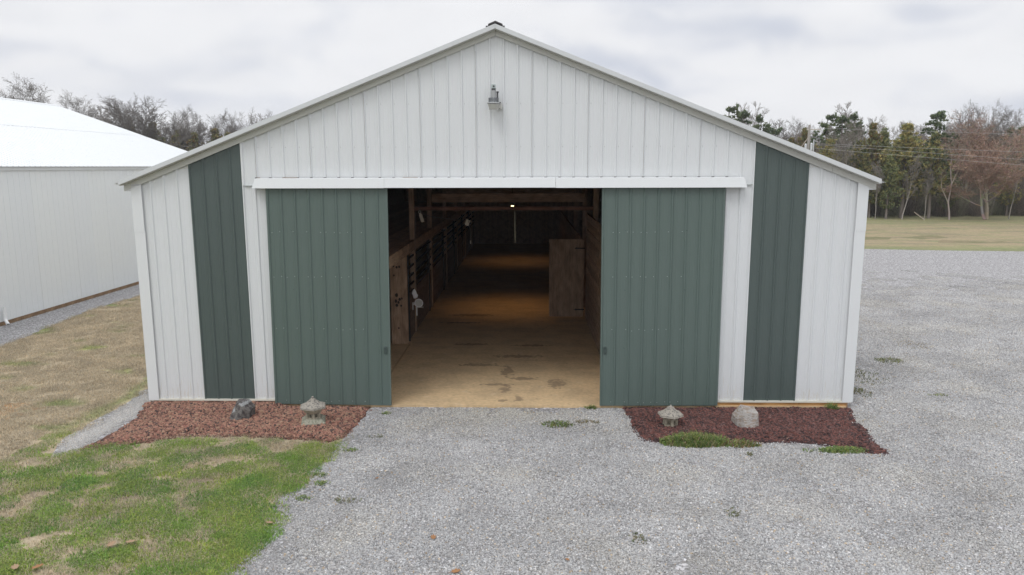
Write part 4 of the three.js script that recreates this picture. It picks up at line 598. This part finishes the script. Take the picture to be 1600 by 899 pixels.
function bed(poly, seed, label, base, colour, size) {
  const pr = rough(poly, 0.1, 0.05, seed), s = new THREE.Shape(pr.map(([x, z]) => new THREE.Vector2(x, -z)));
  const g = new THREE.ExtrudeGeometry(s, { depth: 0.03, bevelEnabled: false }); g.rotateX(-Math.PI / 2); g.translate(0, G0 - 0.02, 0); const m = part(numbered('mulch_bed'), boxUV(g), M({ color: rgb(...base), roughness: 1 }), scene); m.userData.kind = 'structure';
  const geos = [0, 1, 2].map((k) => stonePatch(seed * 10 + k, 0.14, 115, size, colour)), xs = poly.map((q) => q[0]), zs = poly.map((q) => q[1]);
  const sp = spread(Math.min(...xs), Math.max(...xs), 0.02, Math.max(...zs), 0.085, seed, (x, z) => { if (!inside(pr, x, z)) return null; const d = edgeDist(pr, x, z); if (z > 0.3 && d < 0.02) return null; const k = 0.88 + 0.24 * (noise2(x * 2.5, z * 2.5 + seed) * 0.5 + 0.5); return [G0 + hump(pr, x, z) - 0.01 + (x < 0 ? 0.07 * sm(-z, -0.7, -0.1) * sm(-x, 3.6, 4.0) : 0), [k, k, k], d < 0.14 && z > 0.2 ? 0.6 : 1]; });
  scatter('mulch', label, 'mulch', geos, stoneM, sp.filter((q) => q[2] > 0.13 || Math.abs(q[0]) > 3.9 ), 'chips');
}
bed(bedL, 51, 'reddish brown lava rock mulch in the left bed by the barn', [0.1, 0.045, 0.03], (R) => { const v = 0.55 + 0.75 * R(); return R() < 0.26 ? [0.07 * v, 0.045 * v, 0.04 * v] : R() < 0.05 ? [0.33 * v, 0.21 * v, 0.14 * v] : R() < 0.4 ? [0.32 * v, 0.18 * v, 0.125 * v] : [0.245 * v, 0.115 * v, 0.086 * v]; }, 0.021);
bed(bedR, 52, 'dark maroon lava rock mulch in the right bed by the barn', [0.045, 0.02, 0.02], (R) => { const v = 0.5 + 0.8 * R(); return R() < 0.012 ? [0.34 * v, 0.24 * v, 0.18 * v] : R() < 0.06 ? [0.16 * v, 0.085 * v, 0.075 * v] : R() < 0.38 ? [0.04 * v, 0.022 * v, 0.022 * v] : [0.135 * v, 0.054 * v, 0.044 * v]; }, 0.022);
function bladePatch(seed, radius, n, h, w, lean) {
  const m = new MB(), R = rngOf(seed);
  for (let i = 0; i < n; i++) { const a = R() * 6.283, r = radius * Math.sqrt(R()), x = r * Math.cos(a), z = r * Math.sin(a), b = R() * 6.283, H = h * (0.4 + 0.9 * R()), l = lean * (0.3 + R()) * H, ww = w * (0.6 + 0.8 * R()), v = 0.6 + 0.75 * R(), c = R() - 0.5, col = [v * (1 + 0.2 * c), v, v * (1 - 0.2 * c)], dx = Math.cos(b), dz = Math.sin(b), p = [x - dz * ww, 0, z + dx * ww], q = [x + dz * ww, 0, z - dx * ww], k = [x + dx * l * 0.35, H * 0.75, z + dz * l * 0.35], t = [x + dx * l, H * (lean > 1.2 ? 0.55 : 1), z + dz * l]; m.tri(p, q, [k[0] + dz * ww * 0.7, k[1], k[2] - dx * ww * 0.7], col); m.tri(p, [k[0] + dz * ww * 0.7, k[1], k[2] - dx * ww * 0.7], k, col); m.tri(k, [k[0] + dz * ww * 0.7, k[1], k[2] - dx * ww * 0.7], t, col); }
  return m.build();
}
const bladeM = new THREE.MeshPhysicalMaterial({ vertexColors: true, roughness: 0.85, transmission: 0.3, thickness: 0 });
{
  const onLawn = (x, z) => x < lawnEdgeX(z) - 0.02 && !(inside(bedL, x, z)) && !inside(stripL, x, z) && !inside(stripN, x, z) && !(x > -6.1 && z < 0.05) && x > -13.3;
  const green = [0, 1].map((k) => bladePatch(401 + k, 0.16, 210, 0.034, 0.005, 1.3)), dry = [0, 1].map((k) => bladePatch(411 + k, 0.2, 170, 0.045, 0.0035, 1.6));
  const R0 = rngOf(7), sg = [], sd = [];
  for (const [x, y, z, s, c] of spread(-9.5, -2.1, 1.4, 8.8, 0.12, 61, (x, z, R) => { if (!onLawn(x, z)) return null; const g = greenAt(x, z); if (R() > g * 1.15) return null; const k = 0.85 + 0.4 * R(), y = noise2(x * 1.6, z * 1.6 + 40) * 0.5 + 0.5; return [G0 - 0.01, mix3([0.135 * k, 0.27 * k, 0.03 * k], [0.3 * k, 0.345 * k, 0.06 * k], y), 0.6 + 0.6 * g + 0.35 * noise2(x * 3, z * 3)]; })) sg.push([x, y, z, s, c]);
  for (const q of spread(-13.2, -2.1, -13, 8.8, 0.17, 62, (x, z, R) => { if (!onLawn(x, z) || z < -8 && R() < 0.3) return null; const g = greenAt(x, z); if (R() < g * 0.75) return null; const k = 0.85 + 0.35 * R() + 0.2 * fbm2(x * 0.9, z * 0.9, 3), gg = z < 1.6 ? g : 0; return [G0 - 0.012, mix3([0.48 * k, 0.4 * k, 0.275 * k], [0.2 * k, 0.24 * k, 0.06 * k], gg), 0.8 + 0.3 * R()]; })) sd.push(q); void R0;
  for (const q of spread(-9.5, -2.2, 1.6, 8.8, 0.3, 63, (x, z, R) => (onLawn(x, z) && greenAt(x, z) > 0.55 && noise2(x * 1.7 + 9, z * 2.3) > 0.1 ? [G0 - 0.005, [0.11, 0.235, 0.03], 1.0 + 0.4 * R()] : null))) sg.push(q);
  scatter('grass', 'short green grass and clover in front of the left bed', 'grass', green, bladeM, sg, 'blades'); scatter('dry_grass', 'tan dormant grass between the barn and the white building', 'grass', dry, bladeM, sd, 'blades');
}

// ---------------------------------------------------------------- weeds on the gravel, fallen leaves
{
  const weed = (label, x, z, rx, rz, h, n, pal, seed) => { const m = new MB(), R = rngOf(seed); for (let i = 0; i < n; i++) { const a = R() * 6.283, r = Math.sqrt(R()), px = x + rx * r * Math.cos(a) + (R() - 0.5) * 0.05, pz = z + rz * r * Math.sin(a) + (R() - 0.5) * 0.04, c = pal[Math.floor(R() * pal.length)], v = 0.65 + 0.7 * R(), H = h * (0.4 + 0.8 * R()) * (1 - 0.5 * r * r), col = c.map((q) => q * v), b = R() * 6.283, dx = Math.cos(b) * H * 0.6, dz = Math.sin(b) * H * 0.6, w = 0.006 + 0.004 * R(); m.tri([px - w, 0, pz], [px + w, 0, pz + w], [px + dx, H, pz + dz], col); const lx = px + dx * 0.7, ly = H * 0.7, lz = pz + dz * 0.7; m.tri([lx, ly, lz], [lx + 0.022 * Math.cos(b + 1), ly + 0.01, lz + 0.022 * Math.sin(b + 1)], [lx + 0.022 * Math.cos(b + 2.2), ly + 0.006, lz + 0.022 * Math.sin(b + 2.2)], col); }
    const g = m.build(); g.translate(-x, 0, -z); const o = part(numbered('weed_clump'), g, bladeM, scene); o.position.set(x, G0 + 0.005, z); tag(o, label, 'weed'); return o; };
  const GR = [[0.14, 0.22, 0.04], [0.23, 0.26, 0.06], [0.1, 0.17, 0.035]], MX = [...GR, [0.3, 0.24, 0.13], [0.2, 0.11, 0.05]], OL = [[0.13, 0.14, 0.06], [0.2, 0.17, 0.08], [0.1, 0.13, 0.04]];
  weed('large bushy green weed clump along the front of the right mulch bed', 3.02, 1.72, 0.5, 0.17, 0.17, 1500, [...GR, ...GR, [0.3, 0.24, 0.13]], 501);
  weed('reddish tipped low weed patch right of the large weed clump', 3.68, 1.78, 0.3, 0.1, 0.1, 320, MX, 502);
  weed('bright green creeping weed on the front right corner of the right bed', 5.14, 1.98, 0.34, 0.12, 0.06, 520, GR, 503); weed('small sprigs of green weed just left of the creeping weed', 4.72, 1.98, 0.22, 0.07, 0.03, 40, GR, 512);
  weed('small green weed against the wooden base board of the barn', 5.72, 0.12, 0.08, 0.05, 0.14, 110, GR, 504);
  weed('yellow green weed patch on the gravel right of the barn', 8.25, -3.1, 0.3, 0.25, 0.05, 160, [...OL, [0.17, 0.2, 0.04]], 505); weed('olive weed patch along the right side wall of the barn', 7.1, -1.9, 0.5, 0.6, 0.05, 240, OL, 506); weed('thin olive weed patch beside the right front corner of the barn', 6.65, -0.85, 0.18, 0.3, 0.05, 110, OL, 511); weed('tan dead weed patch farthest right of the barn', 9.5, -4.5, 0.45, 0.4, 0.03, 120, [[0.33, 0.28, 0.18], [0.25, 0.2, 0.12]], 507);
  weed('sparse green weed on gravel in front of the open doorway', 1.0, 0.92, 0.26, 0.16, 0.05, 240, [...OL, ...GR], 508); weed('brownish low weed on gravel beside the doorway weed', 1.5, 0.8, 0.2, 0.08, 0.04, 70, [[0.22, 0.17, 0.09], [0.15, 0.15, 0.06]], 509);
  weed('green weed tuft on the threshold by the right door', 1.62, 0.1, 0.09, 0.05, 0.06, 70, [...GR, [0.3, 0.2, 0.1]], 510); weed('tiny green weed by the lower corner of the left door', -1.86, 0.42, 0.08, 0.04, 0.04, 30, GR, 513);
  weed('small flat weed on the gravel below the lawn corner', -1.75, 3.68, 0.18, 0.1, 0.025, 55, OL, 514); weed('small weed alone in the middle of the right gravel', 2.98, 3.97, 0.1, 0.12, 0.035, 40, OL, 515); weed('small weed on the gravel nearest the bottom centre', 1.76, 4.6, 0.1, 0.14, 0.03, 36, OL, 516); weed('pair of small weeds on gravel near the left bed corner', -1.84, 1.5, 0.14, 0.06, 0.03, 30, OL, 517); weed('tiny weed at the foot of the large weed clump', 3.72, 2.15, 0.06, 0.06, 0.04, 20, OL, 518); weed('faint weed on the far right gravel', 8.0, -0.7, 0.2, 0.06, 0.03, 30, [[0.17, 0.2, 0.04]], 519);
  for (const [x, z, i] of [[-2.3, 2.95, 0], [-2.2, 3.2, 1], [-2.3, 3.65, 2], [-2.1, 2.05, 3]]) weed(['weed spilling from the lawn edge at the notch in the gravel', 'small weed islet on gravel just off the lawn edge', 'lowest weed islet on gravel off the lawn edge', 'weed islet on gravel by the lawn point near the bed'][i], x, z, 0.1, 0.07, 0.035, 45, GR, 520 + i);
  const leafShape = new THREE.Shape(); { const P = []; for (let i = 0; i <= 40; i++) { const a = (i / 40) * Math.PI * 2, lob = 0.62 + 0.38 * Math.abs(Math.cos(a * 3.5)); P.push(new THREE.Vector2(0.034 * lob * Math.sin(a), -0.055 * lob * Math.cos(a))); } leafShape.setFromPoints(P); }
  const lgeo = new THREE.ExtrudeGeometry(leafShape, { depth: 0.0012, bevelEnabled: false, curveSegments: 4 }), lp = lgeo.attributes.position; for (let i = 0; i < lp.count; i++) lp.setZ(i, lp.getZ(i) + 9 * lp.getX(i) ** 2 + 2.5 * lp.getY(i) ** 2); lgeo.rotateX(-Math.PI / 2); lgeo.computeVertexNormals();
  const lm = [M({ color: rgb(0.3, 0.2, 0.12), roughness: 0.85 }), M({ color: rgb(0.28, 0.14, 0.06), roughness: 0.85 }), M({ color: rgb(0.5, 0.38, 0.25), roughness: 0.85 })], stem = new THREE.CylinderGeometry(0.0015, 0.0015, 0.04, 5).rotateX(Math.PI / 2).translate(0, 0.004, 0.06);
  [[-4.06, 4.88, 0.045, 0, 1.5, 'curled tan oak leaf on green grass near the lower left, left of two'], [-3.88, 4.82, 0.045, 0, 1.2, 'smaller tan leaf just right of the curled oak leaf'], [-4.8, 5.36, 0.045, 0, 1.4, 'tan leaf in the bottom left corner of the lawn'], [-4.57, 5.35, 0.045, 1, 1.4, 'brown leaf beside the one in the bottom left corner'], [-2.5, 4.35, 0.04, 0, 1.1, 'brown leaf in the grass at the gravel edge'], [-0.55, 4.63, 0.02, 1, 1.2, 'rust brown leaf alone on the gravel below the doorway'], [-0.23, 5.33, 0.02, 1, 1.2, 'rust brown leaf on the gravel at the bottom edge'], [0.93, 5.08, 0.02, 1, 0.6, 'tiny brown leaf on the gravel right of the bottom edge leaf'], [-1.5, 3.05, 0.02, 1, 0.7, 'small orange leaf on the gravel left of the driveway centre'], [5.24, 4.48, 0.02, 0, 0.6, 'tiny tan leaf on the gravel far right'], [4.28, 1.35, 0.0, 2, 1.0, 'pale leaf on the maroon mulch beside the tan rock'], [2.95, 0.62, -0.01, 2, 0.8, 'pale leaf on the maroon mulch behind the small lantern']].forEach(([x, z, y, k, s, label], i) => { const t = thing('fallen_leaf', label, 'leaf', [x, G0 + y, z], i * 1.9); part('blade', lgeo, lm[k], t); part('stem', stem, lm[k], t); t.scale.setScalar(s * 0.82); t.rotation.z = 0.15 * Math.sin(i * 3); });
}

// ---------------------------------------------------------------- stone lanterns and rocks
{
  const worn = (g, amp, f, seed) => { g = g.index ? g.toNonIndexed() : g; const p = g.attributes.position; for (let i = 0; i < p.count; i++) { const x = p.getX(i), y = p.getY(i), z = p.getZ(i); p.setXYZ(i, x + amp * noise3(x * f, y * f, z * f + seed), y + amp * 0.6 * noise3(x * f + 9, y * f, z * f + seed), z + amp * noise3(x * f, y * f + 5, z * f + seed)); } g.computeVertexNormals(); return g; };
  const speck = (a, b, th, f) => colourTex(256, 256, (u, v) => { const n = ptile(u, v, f, 4), m = ptile(u, v, f * 3, 3), k = 1 + 0.18 * m; return mix3(a, b, sm(n, th, th + 0.12)).map((q) => q * k); });
  const roofT = speck([0.3, 0.275, 0.235], [0.12, 0.112, 0.105], 0.12, 10), bodyT = speck([0.36, 0.325, 0.25], [0.27, 0.245, 0.19], 0.0, 6), baseT = speck([0.3, 0.29, 0.23], [0.2, 0.2, 0.15], 0.05, 8);
  const rm = M({ map: T2(roofT, 3, 3), roughness: 0.95 }), bm = M({ map: T2(bodyT, 3, 3), roughness: 0.95 }), sb = M({ map: T2(baseT, 3, 3), roughness: 0.95 });
  const hexRoof = (R, h, seed) => worn(boxUV(mergeGeometries([new THREE.CylinderGeometry(R * 0.92, R, 0.022, 6, 2).translate(0, 0.0, 0), new THREE.CylinderGeometry(R * 0.55, R * 0.985, h * 0.5, 6, 3).translate(0, h * 0.25 + 0.012, 0), new THREE.CylinderGeometry(R * 0.3, R * 0.55, h * 0.5, 6, 2).translate(0, h * 0.75 + 0.012, 0)])), 0.0025, 22, seed);
  const hexBody = (R, h, y, wins, seed) => { const gs = [new THREE.CylinderGeometry(R * 0.4, R * 0.4, h, 6).translate(0, y + h / 2, 0), new THREE.CylinderGeometry(R, R, h * 0.2, 6).translate(0, y + h * 0.1, 0), new THREE.CylinderGeometry(R, R, h * 0.18, 6).translate(0, y + h * 0.91, 0)]; for (let k = 0; k < 6; k++) { const a = (k / 6) * Math.PI * 2; gs.push(new THREE.BoxGeometry(R * 0.36, h, R * 0.36).translate(0, y + h / 2, R * 0.83).rotateY(a)); } return worn(boxUV(mergeGeometries(gs)), 0.002, 30, seed); };
  const A = thing('stone_lantern', 'stone garden lantern with a wide six-sided roof on a square base in the left bed', 'stone lantern', [-2.95, G0 + 0.035, 0.95], 0.25);
  part('base', worn(boxUV(mergeGeometries([new THREE.CylinderGeometry(0.262, 0.272, 0.05, 4, 1).rotateY(Math.PI / 4).translate(0, 0.022, 0), new THREE.CylinderGeometry(0.18, 0.255, 0.052, 4, 1).rotateY(Math.PI / 4).translate(0, 0.07, 0)])), 0.004, 18, 1), sb, A); part('fire_box', hexBody(0.115, 0.1, 0.095, 0, 2), bm, A); part('collar', worn(boxUV(new THREE.CylinderGeometry(0.182, 0.145, 0.06, 6, 2).translate(0, 0.228, 0)), 0.003, 20, 3), bm, A);
  const ra = part('roof', hexRoof(0.226, 0.085, 4).translate(0, 0.28, 0), rm, A); part('finial', mergeGeometries([new THREE.CylinderGeometry(0.05, 0.068, 0.025, 6).translate(0, 0.385, 0), new THREE.CylinderGeometry(0.03, 0.042, 0.02, 6).translate(0, 0.405, 0), new THREE.SphereGeometry(0.02, 12, 8).translate(0, 0.428, 0)].map((g) => boxUV(g))), rm, ra);
  const B = thing('stone_lantern', 'small stone lantern with square openings, without base, in the right bed', 'stone lantern', [2.79, G0 + 0.055, 1.05], 0.1);
  part('fire_box', hexBody(0.115, 0.13, 0.0, 0, 5), bm, B); part('collar', worn(boxUV(new THREE.CylinderGeometry(0.158, 0.125, 0.045, 6, 2).translate(0, 0.15, 0)), 0.003, 20, 6), bm, B); const rb = part('roof', hexRoof(0.21, 0.09, 7).translate(0, 0.182, 0), rm, B); part('finial', mergeGeometries([new THREE.CylinderGeometry(0.052, 0.068, 0.025, 6).translate(0, 0.29, 0), new THREE.ConeGeometry(0.034, 0.05, 8).translate(0, 0.32, 0)].map((g) => boxUV(g))), rm, rb);
  // a rock: a block cut by planes [nx, ny, nz, distance in metres], then weathered
  const rock = (label, pos, planes, seed, colour) => {
    const g = new THREE.IcosahedronGeometry(1, 24), p = g.attributes.position, col = new Float32Array(p.count * 3), pl = planes.map(([a, b, c, d]) => { const n = new THREE.Vector3(a, b, c).normalize(); return [n, d]; }), v = new THREE.Vector3();
    for (let i = 0; i < p.count; i++) {
      v.fromBufferAttribute(p, i).normalize(); let t = 0.4; for (const [n, d] of pl) { const k = v.dot(n); if (k > 1e-3) t = Math.min(t, (0.88 * d) / k); }
      const u = v.clone(); v.multiplyScalar(t); const x = v.x * 9 + seed, y = v.y * 9, z = v.z * 9; v.addScaledVector(u, 0.006 * fbm3(x * 0.6, y * 0.6, z * 0.6, 3) + 0.005 * fbm3(x * 3, y * 5, z * 3, 3));
      p.setXYZ(i, v.x, v.y, v.z); col.set(colour(v), i * 3);
    }
    g.setAttribute('color', new THREE.BufferAttribute(col, 3)); g.computeVertexNormals(); const o = part(numbered('garden_rock'), g, M({ vertexColors: true, roughness: 0.95, bumpMap: T2(sheetBump, 6, 6), bumpScale: 0.006 }), scene); o.position.set(...pos); return tag(o, label, 'rock');
  };
  rock('dark grey leaning rock with white lichen patches in the left bed', [-4.2, G0 + 0.135, 0.75], [[0.75, 0.62, 0.2, 0.19], [1, -0.1, 0.1, 0.19], [-0.85, 0.5, 0.25, 0.155], [-1, -0.35, 0.1, 0.19], [-0.1, 0.35, 1, 0.16], [0.55, -0.05, 0.9, 0.17], [0, 1, 0, 0.22], [0, 0, -1, 0.15], [0, -1, 0, 0.2]], 601, (v) => { const n = fbm3(v.x * 12, v.y * 12, v.z * 12 + 4, 5), m = fbm3(v.x * 45, v.y * 45, v.z * 45, 3); let c = mix3([0.14, 0.13, 0.12], [0.06, 0.052, 0.052], sm(n, -0.15, 0.3)); const w = Math.hypot(v.x + 0.085, (v.y - 0.075) * 0.9) + m * 0.03, w2 = Math.hypot((v.x - 0.06) * 0.6, (v.y - 0.165) * 1.5) + m * 0.03; if ((w < 0.03 && v.z > 0) || w2 < 0.036) c = [0.33, 0.34, 0.34]; return c.map((q) => q * (1 + 0.35 * m)); });
  rock('tan grey angular rock with a flat top in the right bed', [4.0, G0 + 0.11, 1.02], [[0.12, 1, 0.2, 0.215], [-0.8, 0.72, 0.15, 0.2], [-1, 0.05, 0.1, 0.205], [1, 0.1, 0.0, 0.2], [0.15, 0.35, 1, 0.17], [-0.7, 0.1, 0.8, 0.2], [0.6, 0.05, 0.75, 0.2], [0, 0, -1, 0.17], [0, -1, 0, 0.22]], 617, (v) => { const n = fbm3(v.x * 10, v.y * 26 + 2, v.z * 10, 5), m = fbm3(v.x * 40, v.y * 80, v.z * 40, 3); let c = mix3([0.33, 0.31, 0.29], [0.25, 0.2, 0.16], sm(n, -0.15, 0.4)); if (v.y < -0.07) c = mix3(c, [0.2, 0.21, 0.175], sm(m, -0.2, 0.4) * 0.7); return c.map((q) => q * (1 + 0.25 * m)); });
}
renderer.render(scene, camera);
